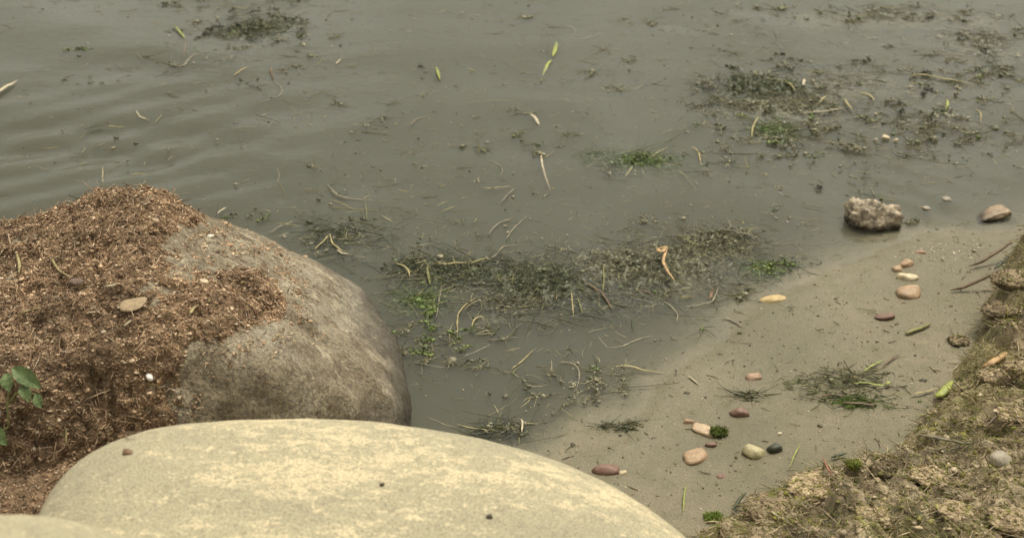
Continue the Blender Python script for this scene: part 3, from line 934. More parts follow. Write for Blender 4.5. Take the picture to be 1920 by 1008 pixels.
blade([(630, 122), (640, 110)], 4, 'pale', 'small pale blade in the far middle water', z=.002)
# on sand and bank
blade([(1698, 628), (1720, 620), (1744, 610)], 13, 'olive', 'short thick olive stick lying on the sand', 'stick', z=.004, flat=.6, taper=(.7, .5))
blade([(1290, 707), (1300, 714), (1310, 722)], 7, 'pale', 'little pale stick lying on the sand', 'stick', z=.002, flat=.6)
blade([(1780, 548), (1815, 545), (1862, 540)], 10, 'brown', 'lower dark root reaching out of the bank', 'root', z=.006, flat=.8, taper=(.2, .8), dip=(0, .03))
blade([(1816, 505), (1845, 498), (1890, 485)], 10, 'brown', 'upper dark root reaching out of the bank', 'root', z=.008, flat=.8, taper=(.2, .8), dip=(0, .03))
blade([(1862, 520), (1880, 505), (1915, 478)], 12, 'dark', 'black stick lying against the bank edge', 'stick', z=.02, flat=.7)
blade([(1499, 838), (1489, 860), (1478, 884)], 4.5, 'lime', 'thin green grass blade beside the dark stone', 'grass_leaf', z=.008)
blade([(1286, 915), (1282, 940), (1280, 965)], 5, 'lime', 'yellow grass blade at the edge of the pale stone', 'grass_leaf', z=.006)
blade([(1600, 724), (1625, 722), (1648, 728), (1668, 722)], 7, 'lime', 'bright green curled stem on the algae patch', 'weed_stalk', z=.006)
blade([(1662, 728), (1668, 722)], 12, 'lime', 'bright green bud at the end of the curled stem', 'weed_leaf', z=.008)
blade([(1617, 700), (1635, 690), (1655, 678)], 7, 'lime', 'short yellow green stem above the curled stem', 'weed_stalk', z=.006)
blade([(1655, 690), (1672, 676), (1690, 666)], 6, 'brown', 'dark stem above the algae patch', 'weed_stalk', z=.005)
blade([(1712, 744), (1735, 738), (1756, 732)], 7, 'straw', 'straw twig left of the bright green leaf', 'twig', z=.006)
blade([(1752, 752), (1768, 742), (1784, 722)], 26, 'lime', 'bright green crumpled leaf at the bank foot', 'leaf', z=.010, flat=.3, taper=(.5, .3))
blade([(1846, 812), (1868, 788), (1905, 755)], 9, 'brown', 'brown twig slanting on the bank', 'twig', z=.012, flat=.8)
blade([(1720, 822), (1755, 830), (1800, 838), (1850, 842)], 9, 'silt', 'long pale twig lying along the bank', 'twig', z=.010, flat=.8)
blade([(1408, 963), (1435, 968), (1462, 984)], 9, 'pale', 'bent whitish twig at the near foot of the bank', 'twig', z=.014, flat=.7)
blade([(1372, 968), (1385, 950), (1398, 935)], 10, 'dark', 'black upright stub at the near foot of the bank', 'twig', z=.014, flat=.8)
blade([(1835, 700), (1858, 690), (1885, 672)], 22, 'orange', 'orange brown rotten wood chip on the bank slope', 'wood_chip', z=.012, flat=.5, taper=(.6, .5))
blade([(1540, 748), (1560, 744), (1590, 746)], 8, 'brown', 'dark brown stick below the algae patch', 'stick', z=.004, flat=.6)
blade([(1578, 758), (1610, 760), (1645, 762)], 9, 'brown', 'longer brown stick at the near side of the algae patch', 'stick', z=.004, flat=.6)
blade([(1540, 875), (1548, 895), (1556, 912)], 7, 'rust', 'red brown twig stuck in the crumbly lump', 'twig', z=.02, flat=.8)
blade([(1558, 862), (1572, 858), (1588, 855)], 9, 'dark', 'small black stick behind the crumbly lump', 'stick', z=.006, flat=.7)

# ------------------------------------------------------------------ weed sprigs: a few shapes, copied
def sprig_mesh(seed, leafy=30, stem_len=.03, tone=0):
    r = np.random.default_rng(seed)
    n = 7
    a = r.uniform(0, 6.28); bend = r.normal(0, .6)
    t = np.linspace(-.5, .5, n)
    ang = a + bend * t * 2
    path = np.stack([np.cumsum(np.cos(ang)), np.cumsum(np.sin(ang)), np.zeros(n)], -1) * stem_len / n
    path -= path.mean(0); path[:, 2] += .001 + .002 * r.normal(size=n)
    tones = [np.array([.095, .10, .05]), np.array([.19, .178, .115]), np.array([.11, .15, .032]), np.array([.05, .046, .03])]
    base = tones[tone]
    V, F = sweep(path, .0011, .0011, (.6, .4), 5)
    parts = [(V, F, np.repeat([base * .9], len(V), 0))]
    for k in range(leafy):
        i = r.integers(0, n); p = path[i] + r.normal(0, .0012, 3)
        d = r.normal(size=3); d[2] = d[2] * .35 + .12; d /= np.linalg.norm(d)
        L = r.uniform(.003, .009); wd = L * r.uniform(.16, .34)
        sd_ = np.cross(d, r.normal(size=3)); sd_ /= np.linalg.norm(sd_)
        nn = np.cross(d, sd_)
        V = np.array([p, p + d * L * .45 + sd_ * wd + nn * wd * .4, p + d * L - nn * wd * .6, p + d * L * .45 - sd_ * wd + nn * wd * .4, p + d * L * .5 - nn * wd * .3])
        F = np.array([[0, 1, 4], [1, 2, 4], [2, 3, 4], [3, 0, 4]])
        c = base * r.uniform(.55, 1.7)
        parts.append((V, F, np.repeat([c], 5, 0)))
    # silt lumps clinging to it
    m = r.integers(1, 3)
    P = path[r.integers(0, n, m)] + r.normal(0, .002, (m, 3)) * np.array([1, 1, .4])
    V, F, C = crumbs(P, r.uniform(.0015, .0042, m), np.repeat([base * 1.15], m, 0) * r.uniform(.7, 1.4, (m, 1)), 2, .6, .12)
    parts.append((V, F, C))
    V, F, C = merge(parts)
    return make_mesh('weed_sprig', V, F, True, C)

SPRIG = {}
for tone in range(4):
    SPRIG[tone] = [sprig_mesh(100 + 10 * tone + k, 16 + 6 * k, .014 + .007 * k, tone) for k in range(5)]
for l_ in SPRIG.values():
    for me in l_: me.materials.append(M_WEED)

ORD = ['first', 'second', 'third', 'fourth', 'fifth', 'sixth', 'seventh', 'eighth', 'ninth', 'tenth', 'eleventh', 'twelfth', 'thirteenth', 'fourteenth',
       'fifteenth', 'sixteenth', 'seventeenth', 'eighteenth', 'nineteenth', 'twentieth']
TONE = {0: 'dark', 1: 'silty grey', 2: 'green', 3: 'black'}
def sprigs(u, v, ru, rv, n, tones, where, group, smin=.6, smax=1.3, zr=(-.003, .002)):
    made = []
    for k in range(n):
        while True:
            a, b = random.gauss(0, .5), random.gauss(0, .5)
            if a * a + b * b < 1.3: break
        q = unproj(u + a * ru, v + b * rv)
        tone = random.choice(tones)
        o = bpy.data.objects.new('weed_sprig', random.choice(SPRIG[tone]))
        COL.objects.link(o)
        s = random.uniform(smin, smax)
        o.location = (q[0], q[1], random.uniform(*zr)); o.scale = (s, s, s * .8)
        o.rotation_euler = (random.uniform(-.3, .3), random.uniform(-.3, .3), random.uniform(0, 6.28))
        o['category'] = 'weed'; o['group'] = group
        made.append((u + a * ru, TONE[tone] + ' weed sprig' if s < (smin + smax) / 2 else 'larger ' + TONE[tone] + ' weed sprig', o))
    for kind in sorted({m[1] for m in made}):
        row = sorted([m for m in made if m[1] == kind], key=lambda m: m[0])
        for i, m in enumerate(row):
            m[2]['label'] = kind + ' ' + where if len(row) == 1 else ORD[i] + ' ' + kind + ' from left ' + where

sprigs(460, 48, 160, 60, 24, (0, 0, 3), 'in the far left drift', 'sprigs of the far left drift', .7, 1.8)
sprigs(395, 95, 75, 40, 9, (0, 2), 'below the far left drift', 'sprigs below the far left drift')
sprigs(146, 96, 22, 8, 4, (2, 0), 'of the lone far left tuft', 'sprigs of the lone left tuft', .8, 1.4)
sprigs(150, 152, 80, 14, 7, (0,), 'in the thin row near the left edge', 'sprigs in the left row', .4, .7)
sprigs(520, 160, 90, 40, 7, (0, 3), 'scattered around the long thin thread', 'sprigs left of centre', .4, .8)
sprigs(790, 122, 40, 12, 4, (3, 0), 'by the small green leaf stub', 'sprigs by the green stub', .6, 1)
sprigs(1835, 95, 110, 95, 26, (1, 1, 0), 'in the far right patch', 'sprigs of the far right patch', .7, 1.8)
sprigs(1420, 155, 170, 60, 16, (0, 0, 1), 'around the curled olive leaf', 'sprigs around the olive leaf', .7, 1.8)
sprigs(1590, 145, 190, 85, 18, (1, 1, 0), 'beyond the curled olive leaf', 'sprigs right of the olive leaf', .7, 1.8)
sprigs(1750, 218, 80, 22, 14, (0, 1), 'around the yellow green leaf', 'sprigs of the right strip', .7, 1.8)
sprigs(1737, 135, 16, 6, 3, (3,), 'above the long bent straw stalk', 'black clots above the stalk', .9, 1.4, (.001, .004))
sprigs(1738, 172, 12, 10, 3, (3,), 'below the long bent straw stalk', 'black clots below the stalk', .8, 1.3, (.001, .004))
sprigs(1435, 245, 170, 55, 16, (1, 0, 2), 'below the far dark hump', 'sprigs below the far patch', .7, 1.8)
sprigs(1550, 22, 360, 22, 22, (1, 0), 'along the upper picture edge', 'sprigs along the top right edge', .5, 1)
sprigs(1330, 300, 85, 55, 10, (1, 0), 'past the green weed bundle', 'sprigs right of the bundle', .5, .9)
sprigs(1855, 275, 75, 55, 10, (1, 0), 'in the water beyond the rock', 'sprigs above the rock', .5, .9)
sprigs(1480, 490, 60, 25, 9, (2, 0), 'where the mat meets the sand', 'sprigs at the mat end', .7, 1.2)
sprigs(1460, 395, 50, 25, 6, (0, 1), 'between mat and rock', 'sprigs between mat and rock', .6, 1)
sprigs(1538, 354, 4, 3, 2, (3,), 'alone beside the rock', 'clots near the rock', .8, 1.2, (.001, .003))
sprigs(1360, 440, 70, 25, 12, (1, 0), 'around the straight grey stick', 'sprigs around the grey stick')
sprigs(1130, 720, 100, 55, 14, (0, 1), 'in the dark bay by the silt', 'sprigs by the silt', .6, 1.1)
sprigs(840, 640, 110, 40, 14, (0, 2), 'between boulder and mat', 'sprigs beside the boulder', .6, 1.1)
sprigs(800, 595, 16, 30, 6, (2,), 'by the long grey stalk', 'bright sprigs below the mat', .9, 1.5)
sprigs(788, 660, 14, 5, 3, (2,), 'close to the boulder side', 'bright tuft by the boulder', .9, 1.3)
sprigs(960, 805, 70, 14, 7, (0, 1), 'close behind the pale stone', 'sprigs behind the pale stone', .7, 1.2)
sprigs(610, 455, 75, 30, 12, (0, 1), 'behind the bare boulder shoulder', 'sprigs behind the boulder', .6, 1.1)
sprigs(1205, 412, 35, 8, 5, (1,), 'in the lone cluster above the mat', 'sprigs above the mat', .6, 1)
sprigs(460, 405, 60, 12, 6, (0, 2), 'behind the boulder crest', 'sprigs behind the crest', .6, 1)

# ------------------------------------------------------------------ weed mats
def weed_mat(u, v, ru, rv, label, tone, seed, n_str, hgt=.016, ashore=False, lumps=1.0):
    c = surf_at(u, v) if ashore else np.array(unproj(u, v))
    sx = ru * px_size(c); 
    sy = rv * px_size(c) / math.sin(PITCH + math.atan((v - 504) / FPX))
    r = np.random.default_rng(seed)
    root = link('weed_mat', None, label=label, cat='weed mat', group='weed mats', loc=(c[0], c[1], c[2] + (.006 if ashore else 0)))
    base = {'dark': np.array([.06, .068, .032]), 'silt': np.array([.115, .114, .064]), 'green': np.array([.075, .11, .026])}[tone]
    def top(x, y):
        rr = np.hypot(x / sx, y / sy) + .55 * fbm(xyz(x, y, 0, 28, seed), 3)
        env = 1 - rr ** 2
        lum = np.abs(fbm(xyz(x, y, 0, 45, seed + 3), 3)) * 1.6 + .6 * fbm(xyz(x, y, 0, 110, seed + 5), 2)
        return -.012 + hgt * np.clip(env, -1.2, 1) * .75 + hgt * .75 * lum * lumps
    k = 1.25
    xs = np.linspace(-sx * k, sx * k, max(20, int(2 * sx * k / .0035))); ys = np.linspace(-sy * k, sy * k, max(16, int(2 * sy * k / .0035)))
    X, Y = np.meshgrid(xs, ys)
    Z = top(X, Y)
    V, F = grid_mesh(xs, ys, Z)
    f = (Z.ravel()[F] > -.016).any(1)
    F = F[f]
    if len(F):
        us = np.unique(F); rm = np.full(len(V), -1); rm[us] = np.arange(len(us))
        V = V[us]
        C = base * (1 + .8 * fbm(V * 60 + seed, 3))[:, None] * np.ones((1, 3))
        link('weed_mass', make_mesh('weed_mass', V, rm[F], True, np.clip(C, .01, 1)), M_CRUMB if ashore else M_WEED, parent=root)
    # strands lying on it
    n_str = int(n_str * (1.4 if ashore else 2.4))
    P = np.stack([r.normal(0, .5, n_str) * sx, r.normal(0, .5, n_str) * sy, np.zeros(n_str)], -1)
    P[:, 2] = np.maximum(-.004, top(P[:, 0], P[:, 1])) + r.uniform(-.002, .004, n_str)
    D = r.normal(size=(n_str, 3)); D[:, 0] *= 1.5; D[:, 2] *= .12
    L = r.gamma(2.2, .0085, n_str) + .005
    B = r.normal(size=(n_str, 3)) * (L * .45)[:, None]; B[:, 2] *= .25
    if ashore:
        L *= .6; D[:, 0] *= 2.2; D[:, 2] = -np.abs(D[:, 2]) * .2; B[:, 2] = 0; P[:, 2] = np.minimum(P[:, 2], .001)
    cols = base * r.uniform(.4, 1.6, (n_str, 1))
    hi = r.random(n_str) < .10
    cols[hi] = np.array([.34, .31, .15]) * r.uniform(.6, 1.1, (hi.sum(), 1))
    V, F, C = fibres(P, D, B, L, r.uniform(.0004, .0012, n_str), cols, 5)
    if not ashore:
        n2 = n_str // 3
        P = np.stack([r.normal(0, .75, n2) * sx, r.normal(0, .8, n2) * sy, r.uniform(-.008, .002, n2)], -1)
        D = r.normal(size=(n2, 3)); D[:, 0] *= 1.3; D[:, 2] *= .05
        L = r.gamma(3, .012, n2) + .012
        B = r.normal(size=(n2, 3)) * (L * .55)[:, None]; B[:, 2] *= .06
        cl = base * r.uniform(.6, 1.6, (n2, 1)); cl[r.random(n2) < .18] = (.26, .245, .11)
        V2, F2, C2 = fibres(P, D, B, L, r.uniform(.0006, .0013, n2), cl, 6)
        V, F, C = merge([(V, F, C), (V2, F2, C2)])
    link('strands', make_mesh('strands', V, F, True, C), M_CRUMB if ashore else M_WEED, parent=root, kind='stuff')
    m = n_str // 12
    P = np.stack([r.normal(0, .5, m) * sx, r.normal(0, .5, m) * sy, np.zeros(m)], -1)
    P[:, 2] = np.maximum(-.003, top(P[:, 0], P[:, 1])) + .001
    V, F, C = crumbs(P, (r.gamma(2.5, .0011, m) + .0008) * (.6 if ashore else 1), base * r.uniform(.7, 2.0, (m, 1)), 1, .6, .2)
    link('leaf_bits', make_mesh('leaf_bits', V, F, True, C), M_WEED, parent=root, kind='stuff')
    return root

weed_mat(1200, 500, 150, 38, 'large silty weed mat under the bent orange stalk', 'silt', 3, 420, .021)
weed_mat(1030, 530, 105, 42, 'tangled dark weed mat in the middle of the water', 'dark', 5, 380, .019)
weed_mat(965, 565, 70, 24, 'low silty weed hump left of the dark tangle', 'silt', 7, 160, .012)
weed_mat(860, 510, 100, 26, 'loose weed raft under the straight straw reed', 'dark', 9, 220, .010)
weed_mat(785, 560, 45, 18, 'dark green weed lump nearest the boulder', 'green', 11, 110, .014)
weed_mat(1420, 158, 82, 20, 'dark weed hump under the curled olive leaf', 'dark', 13, 200, .026)
weed_mat(1465, 195, 90, 20, 'low silty weed patch in front of the curled olive leaf', 'silt', 15, 150, .010)
weed_mat(1205, 302, 62, 15, 'bundle of green weed in open water', 'green', 17, 150, .024)
weed_mat(1135, 290, 40, 8, 'slim green weed strip left of the green bundle', 'green', 19, 60, .012)
weed_mat(1840, 85, 60, 22, 'silty weed hump at the far right', 'silt', 21, 150, .014)
weed_mat(1750, 222, 65, 12, 'weed strip under the yellow green leaf', 'silt', 23, 120, .012)
weed_mat(480, 50, 60, 14, 'flat dark weed drift at the far left', 'dark', 25, 130, .010)
weed_mat(1360, 445, 60, 18, 'small silty weed mat under the straight grey stick', 'silt', 27, 130, .014)
weed_mat(1445, 240, 40, 12, 'small olive weed tuft below the far weed hump', 'green', 29, 80, .012)
weed_mat(1590, 150, 75, 22, 'thin scattered silty weed right of the curled leaf', 'silt', 31, 110, .008)
weed_mat(935, 800, 45, 12, 'small dark weed lump close behind the pale stone', 'dark', 33, 80, .010)
weed_mat(1300, 468, 95, 18, 'thin silty weed raft right of the orange stalk', 'silt', 35, 170, .012)
weed_mat(1100, 562, 85, 20, 'low dark weed fringe with hanging yellow stalks', 'dark', 37, 190, .010)
weed_mat(1190, 548, 60, 18, 'low silty weed fringe below the orange stalk', 'silt', 39, 120, .010)
weed_mat(775, 492, 40, 14, 'small dark weed wisp at the left end of the mats', 'dark', 41, 70, .010)
weed_mat(1440, 500, 45, 16, 'small green weed lump where the mats reach the sand', 'green', 43, 70, .010)
weed_mat(1680, 30, 150, 14, 'sparse silty weed scatter along the top edge', 'silt', 45, 90, .006)
weed_mat(640, 440, 60, 30, 'faint sunken weed behind the boulder shoulder', 'dark', 47, 160, .004)
weed_mat(1600, 722, 120, 34, 'dark green algae patch spread flat on the sand', 'silt', 49, 300, .007, True)
weed_mat(1610, 752, 60, 14, 'brown green tangle at the near side of the algae patch', 'green', 51, 130, .008, True)
weed_mat(1405, 745, 22, 10, 'small algae scrap below the pinkish pebble', 'dark', 53, 50, .006, True)
weed_mat(1160, 802, 45, 8, 'dark algae smear where the silt meets the bay', 'dark', 55, 70, .005, True)

# ------------------------------------------------------------------ fine drift on the water (uncountable)
def tone_pick(n, tab, r=RNG):
    tab = np.array(tab)
    return tab[r.integers(0, len(tab), n)] * r.uniform(.65, 1.35, (n, 1))

def px_weight(P):
    u, v = proj(P)
    w_ = np.full(len(P), .16)
    for cu, cv, ru, rv, a in [(1050, 530, 330, 90, 1.0), (1500, 160, 280, 120, .8), (1830, 120, 130, 150, .9), (470, 70, 170, 90, .55), (1000, 700, 240, 90, .55),
                              (680, 420, 140, 70, .7), (900, 280, 300, 160, .25), (1350, 420, 200, 90, .5), (1800, 330, 200, 120, .25)]:
        w_ = w_ + a * np.exp(-((u - cu) / ru) ** 2 - ((v - cv) / rv) ** 2)
    return w_ * (.45 + 1.6 * np.abs(fbm(P * 7 + 70, 3)) * 2)

P = np.stack([RNG.uniform(-1.7, 1.7, 60000), RNG.uniform(1.7, 4.6, 60000), np.zeros(60000)], -1)
gz = ground_z(P[:, 0], P[:, 1])
P = P[(gz < -.004) & (np.abs(P[:, 0]) < .42 * P[:, 1] + .2)]
P = P[RNG.random(len(P)) < px_weight(P) * .62]
n = len(P)
deep = RNG.random(n) < .6
P[:, 2] = np.where(deep, RNG.uniform(-.014, -.002, n), RNG.uniform(-.001, .002, n))
P[:, 2] = np.maximum(P[:, 2], ground_z(P[:, 0], P[:, 1]) + .001)
isf = RNG.random(n) < .66
Pf, Pc = P[isf], P[~isf]
D = RNG.normal(size=(len(Pf), 3)); D[:, 2] *= .08; D[:, 0] *= 1.4
L = RNG.gamma(2.2, .008, len(Pf)) + .005
B = RNG.normal(size=(len(Pf), 3)) * (L * .4)[:, None]; B[:, 2] *= .1
pal = [[.25, .22, .13], [.34, .30, .17], [.14, .14, .07], [.20, .17, .11], [.30, .27, .10], [.11, .10, .06]]
a_ = fibres(Pf, D, B, L, RNG.uniform(.0004, .0010, len(Pf)), tone_pick(len(Pf), pal), 4)
b_ = crumbs(Pc, RNG.gamma(2.0, .0009, len(Pc)) + .0006, tone_pick(len(Pc), [[.18, .165, .11], [.10, .105, .06], [.26, .23, .16], [.07, .075, .04]]), 1, .55, .22)
cen = []
for cu, cv, ru, rv, k_ in [(1600, 150, 420, 150, 75), (1830, 130, 160, 150, 36), (1420, 250, 260, 120, 34), (1800, 240, 180, 90, 22), (450, 70, 230, 90, 26), (1150, 520, 330, 80, 30), (850, 620, 150, 60, 14), (1100, 720, 150, 70, 14), (1560, 30, 500, 40, 30), (800, 230, 400, 160, 24)]:
    for _ in range(k_):
        cen.append(unproj(cu + random.gauss(0, .5) * ru, cv + random.gauss(0, .5) * rv))
Pl = []
for c0 in cen:
    k_ = random.randint(1, 6); el = random.uniform(0, 3.14); rr_ = random.uniform(.006, .018)
    t_ = np.random.default_rng(len(Pl)).normal(size=(k_, 2)) * np.array([rr_, rr_ * .4])
    for a0, b0 in t_: Pl.append((c0[0] + a0 * math.cos(el) - b0 * math.sin(el), c0[1] + a0 * math.sin(el) + b0 * math.cos(el), random.uniform(-.0025, .0012)))
Pl = np.array(Pl); Pl = Pl[ground_z(Pl[:, 0], Pl[:, 1]) < -.004]
e_ = crumbs(Pl, RNG.gamma(2.5, .0009, len(Pl)) + .0010, tone_pick(len(Pl), [[.17, .158, .10], [.075, .082, .04], [.13, .13, .07], [.22, .20, .135], [.085, .12, .03]]), 2, .6, .10)
Pe = np.repeat(Pl, 5, axis=0); D = RNG.normal(size=(len(Pe), 3)); D[:, 2] *= .1; L = RNG.gamma(2, .007, len(Pe)) + .005
f_ = fibres(Pe + np.array([0, 0, .001]), D, RNG.normal(size=(len(Pe), 3)) * (L * .4)[:, None] * np.array([1, 1, .2]), L, RNG.uniform(.0004, .0010, len(Pe)), tone_pick(len(Pe), [[.15, .15, .07], [.28, .25, .14], [.09, .10, .045]]), 4)
V, F, C = merge([a_, b_, e_, f_])
link('floating_debris', make_mesh('floating_debris', V, F, True, C), M_WEED, kind='stuff', cat='debris', label='fine plant scraps and threads drifting in the murky water')

# ------------------------------------------------------------------ grit on the sand
P = np.stack([RNG.uniform(-.1, 1.3, 40000), RNG.uniform(1.5, 2.75, 40000), np.zeros(40000)], -1)
gz = ground_z(P[:, 0], P[:, 1]); P[:, 2] = gz
ok = (gz > -.012) & (bank_h(P[:, 0], P[:, 1]) < 0.004)
P = P[ok & (RNG.random(len(P)) < .4 * (.35 + 2.2 * np.abs(fbm(P * 9 + 20, 3))))]
n = len(P)
sz = RNG.gamma(1.6, .00042, n) + .0003
c_ = tone_pick(n, [[.12, .10, .06], [.20, .165, .105], [.30, .25, .17], [.07, .06, .04], [.42, .35, .24], [.24, .14, .09]])
g1 = crumbs(P, sz, c_, 1, .7, .2)
# pale crumbs painting the bright glints of wet sand at the water's edge
q = surf_at(1790, 470)
Pq = np.stack([q[0] + RNG.normal(0, .055, 260), q[1] + RNG.normal(0, .028, 260), np.zeros(260)], -1); Pq[:, 2] = ground_z(Pq[:, 0], Pq[:, 1])
glints = crumbs(Pq, RNG.gamma(1.5, .0006, 260) + .0004, tone_pick(260, [[.52, .46, .32], [.40, .34, .23], [.60, .54, .40], [.2, .17, .11]]), 1, .5, .2)
# dark scraps
m = 150
Pd = P[RNG.choice(n, m)]
g3 = crumbs(Pd, RNG.gamma(2, .0009, m) + .0008, tone_pick(m, [[.05, .045, .025], [.09, .08, .04], [.08, .09, .03]]), 1, .45, .3)
m = 170
Pd = P[RNG.choice(n, m)]
D = RNG.normal(size=(m, 3)); D[:, 2] = .05; L = RNG.gamma(2, .005, m) + .004
g4 = fibres(Pd + np.array([0, 0, .001]), D, RNG.normal(size=(m, 3)) * (L * .3)[:, None] * np.array([1, 1, .1]), L, RNG.uniform(.0004, .0009, m), tone_pick(m, [[.07, .06, .03], [.14, .12, .06], [.3, .25, .15], [.1, .11, .03]]), 4)
V, F, C = merge([g1, glints, g3, g4])
link('grit', make_mesh('grit', V, F, True, C), M_GRIT, kind='stuff', cat='grit', label='fine grit, pale crumbs painted as glints and dark plant specks strewn over the wet sand')

# ------------------------------------------------------------------ crumbs and fibres on the bank
Pb = np.stack([RNG.uniform(.2, 1.35, 90000), RNG.uniform(1.3, 2.75, 90000), np.zeros(90000)], -1)
bhh = bank_h(Pb[:, 0], Pb[:, 1])
_u, _v = proj(np.stack([Pb[:, 0], Pb[:, 1], np.full(len(Pb), .06)], -1))
Pb = Pb[(bhh > .0) & (_u < 2000) & (_v < 1090)]
Pb[:, 2] = bank_z(Pb[:, 0], Pb[:, 1])
dens = np.clip(.35 + 1.6 * fbm(Pb * 12 + 31, 3), .05, 1)
Pc = Pb[RNG.random(len(Pb)) < dens * .32]
nc = len(Pc)
grn = (fbm(Pc * 8 + 77, 3) > .10)
cc_ = tone_pick(nc, [[.28, .22, .135], [.38, .305, .20], [.48, .40, .28], [.15, .11, .065], [.22, .205, .07]])
cc_[grn & (RNG.random(nc) < .6)] = np.array([.21, .195, .05])
b1 = crumbs(Pc, RNG.gamma(1.8, .0011, nc) + .0007, cc_, 1, .6, .45)
Pf = Pb[RNG.random(len(Pb)) < .75]
nf = len(Pf)
D = RNG.normal(size=(nf, 3)); D[:, 2] = D[:, 2] * .12; L = RNG.gamma(1.8, .0055, nf) + .003
b2 = fibres(Pf + np.array([0, 0, .001]), D, RNG.normal(size=(nf, 3)) * (L * .35)[:, None] * np.array([1, 1, .3]), L, RNG.uniform(.0004, .0011, nf), tone_pick(nf, [[.30, .24, .15], [.44, .36, .23], [.18, .14, .08], [.21, .205, .06], [.17, .18, .05]]), 3)
V, F, C = merge([b1, b2])
link('bank_debris', make_mesh('bank_debris', V, F, True, C), M_CRUMB, kind='stuff', cat='debris', label='crumbs of dried weed and soil covering the bank')

# ------------------------------------------------------------------ clods on the bank
def clod(u, v, wpx, flat, seed, label, green=.2, dark=1.0):
    q = surf_at(u, v)
    s = px_size(q) * wpx / 2
    r = np.random.default_rng(seed)
    V, F = polytope(5, np.vstack([r.normal(size=(12, 3)), np.eye(3), -np.eye(3)]), r.uniform(.8, 1.15, 18), 3.2, .24, 2.0, seed * 1.3, 3, .06)
    V = V * np.array([s * 1.1, s * .95, s * flat * .45])
    C = np.array([.31, .245, .15]) * dark * (1 + .9 * fbm(V * 130 + seed, 3))[:, None]
    gm = smooth01((fbm(V * 45 + seed, 3) - .25 + green) / .15)[:, None]
    C = C * (1 - gm) + np.array([.12, .125, .03]) * gm
    o = link('soil_clod', make_mesh('soil_clod', V, F, True, np.clip(C, .01, 1)), M_CRUMB, label=label, cat='clod', group='clods on the bank', loc=(q[0], q[1], q[2] + s * flat * .25))
    n = int(4 * wpx)
    P, Nn = sample_surface(V, F, n)
    c1 = crumbs(P, r.gamma(2, .0006, n) + .0005, tone_pick(n, [[.27, .21, .13], [.34, .27, .17], [.42, .34, .23], [.14, .105, .06], [.2, .19, .06]]) * dark, 1, .6, .45)
    m = n // 2
    P, Nn = sample_surface(V, F, m)
    D = r.normal(size=(m, 3)); D -= Nn * (D * Nn).sum(1)[:, None] * 1.05
    L = r.gamma(1.6, .0035, m) + .002
    B = r.normal(size=(m, 3)); B -= Nn * (B * Nn).sum(1)[:, None]
    c2 = fibres(P + Nn * .0005, D, B * (L * .3)[:, None], L, r.uniform(.0004, .001, m), tone_pick(m, [[.42, .33, .21], [.30, .22, .13], [.24, .23, .07]]) * dark, 4)
    V, F, C = merge([c1, c2])
    link('crumbs', make_mesh('crumbs', V, F, True, C), M_CRUMB, parent=o, kind='stuff')
clod(1535, 915, 130, .5, 2, 'largest pale crumbly clod at the near foot of the bank', -.1, 1.25)
clod(1440, 960, 110, .5, 3, 'dark mossy clod left of the largest pale clod', .1, .75)
clod(1655, 885, 55, .8, 4, 'dark rounded clod right of the largest pale clod', .1, .5)
clod(1860, 712, 70, .6, 5, 'purplish crumbly clod on the steep bank slope', -.15, .95)
clod(1905, 690, 60, .6, 6, 'pale clod beside the purplish crumbly clod', -.1, 1.1)
clod(1868, 590, 80, .8, 7, 'dark overhanging clod at the steep bank edge', .1, .65)
clod(1905, 535, 90, .8, 8, 'brown clod on top of the steep bank edge', .0, .75)
clod(1740, 895, 70, .5, 9, 'tan crumbly clod in the middle of the near bank', -.1, 1.2)
clod(1900, 985, 90, .5, 10, 'brown clod in the bottom right corner', -.05, 1.0)
clod(1790, 960, 80, .45, 11, 'tan clod left of the bottom right corner', -.05, 1.2)
clod(1640, 970, 90, .45, 12, 'greenish tan clod at the bottom edge', .1, 1.1)
clod(1800, 640, 40, .7, 13, 'small mossy clod at the foot of the steep bank', .1, .7)
clod(1890, 780, 60, .5, 14, 'tan clod on the bank below the brown twig', .0, 1.1)

# ------------------------------------------------------------------ moss tufts
def moss(u, v, wpx, label, lift=0.0, col=(.10, .15, .03)):
    q = surf_at(u, v)
    s = px_size(q) * wpx / 2
    V, F = polytope(3, [[1, 0, 0], [-1, 0, 0], [0, 1, 0], [0, -1, 0], [0, 0, 1], [0, 0, -1]], [1] * 6, 3, .15, 2.5, u * .1)
    V = V * np.array([s, s * .75, s * .14])
    o = link('moss_tuft', make_mesh('moss_tuft', V, F, True, np.repeat([np.array(col)], len(V), 0)), M_CRUMB, label=label, cat='moss', group='moss tufts', loc=(q[0], q[1], q[2] + lift))
    n = 420
    P, Nn = sample_surface(V, F, n)
    D = Nn + RNG.normal(0, .7, (n, 3)); L = RNG.uniform(.002, .006, n)
    V, F, C = fibres(P, D, RNG.normal(size=(n, 3)) * .0015, L, RNG.uniform(.0005, .0009, n), tone_pick(n, [col, tuple(2.0 * c for c in col), tuple(1.5 * c for c in col)]), 3)
    link('moss_leaves', make_mesh('moss_leaves', V, F, True, C), M_CRUMB, parent=o, kind='stuff')
moss(1347, 814, 30, 'dark green moss tuft on the end of the peach shard', .006, (.07, .09, .02))
moss(1337, 972, 32, 'bright green moss tuft between pale stone and bank', .002, (.11, .15, .03))
moss(1600, 872, 26, 'yellow green moss tuft behind the largest clod', .002, (.12, .135, .03))

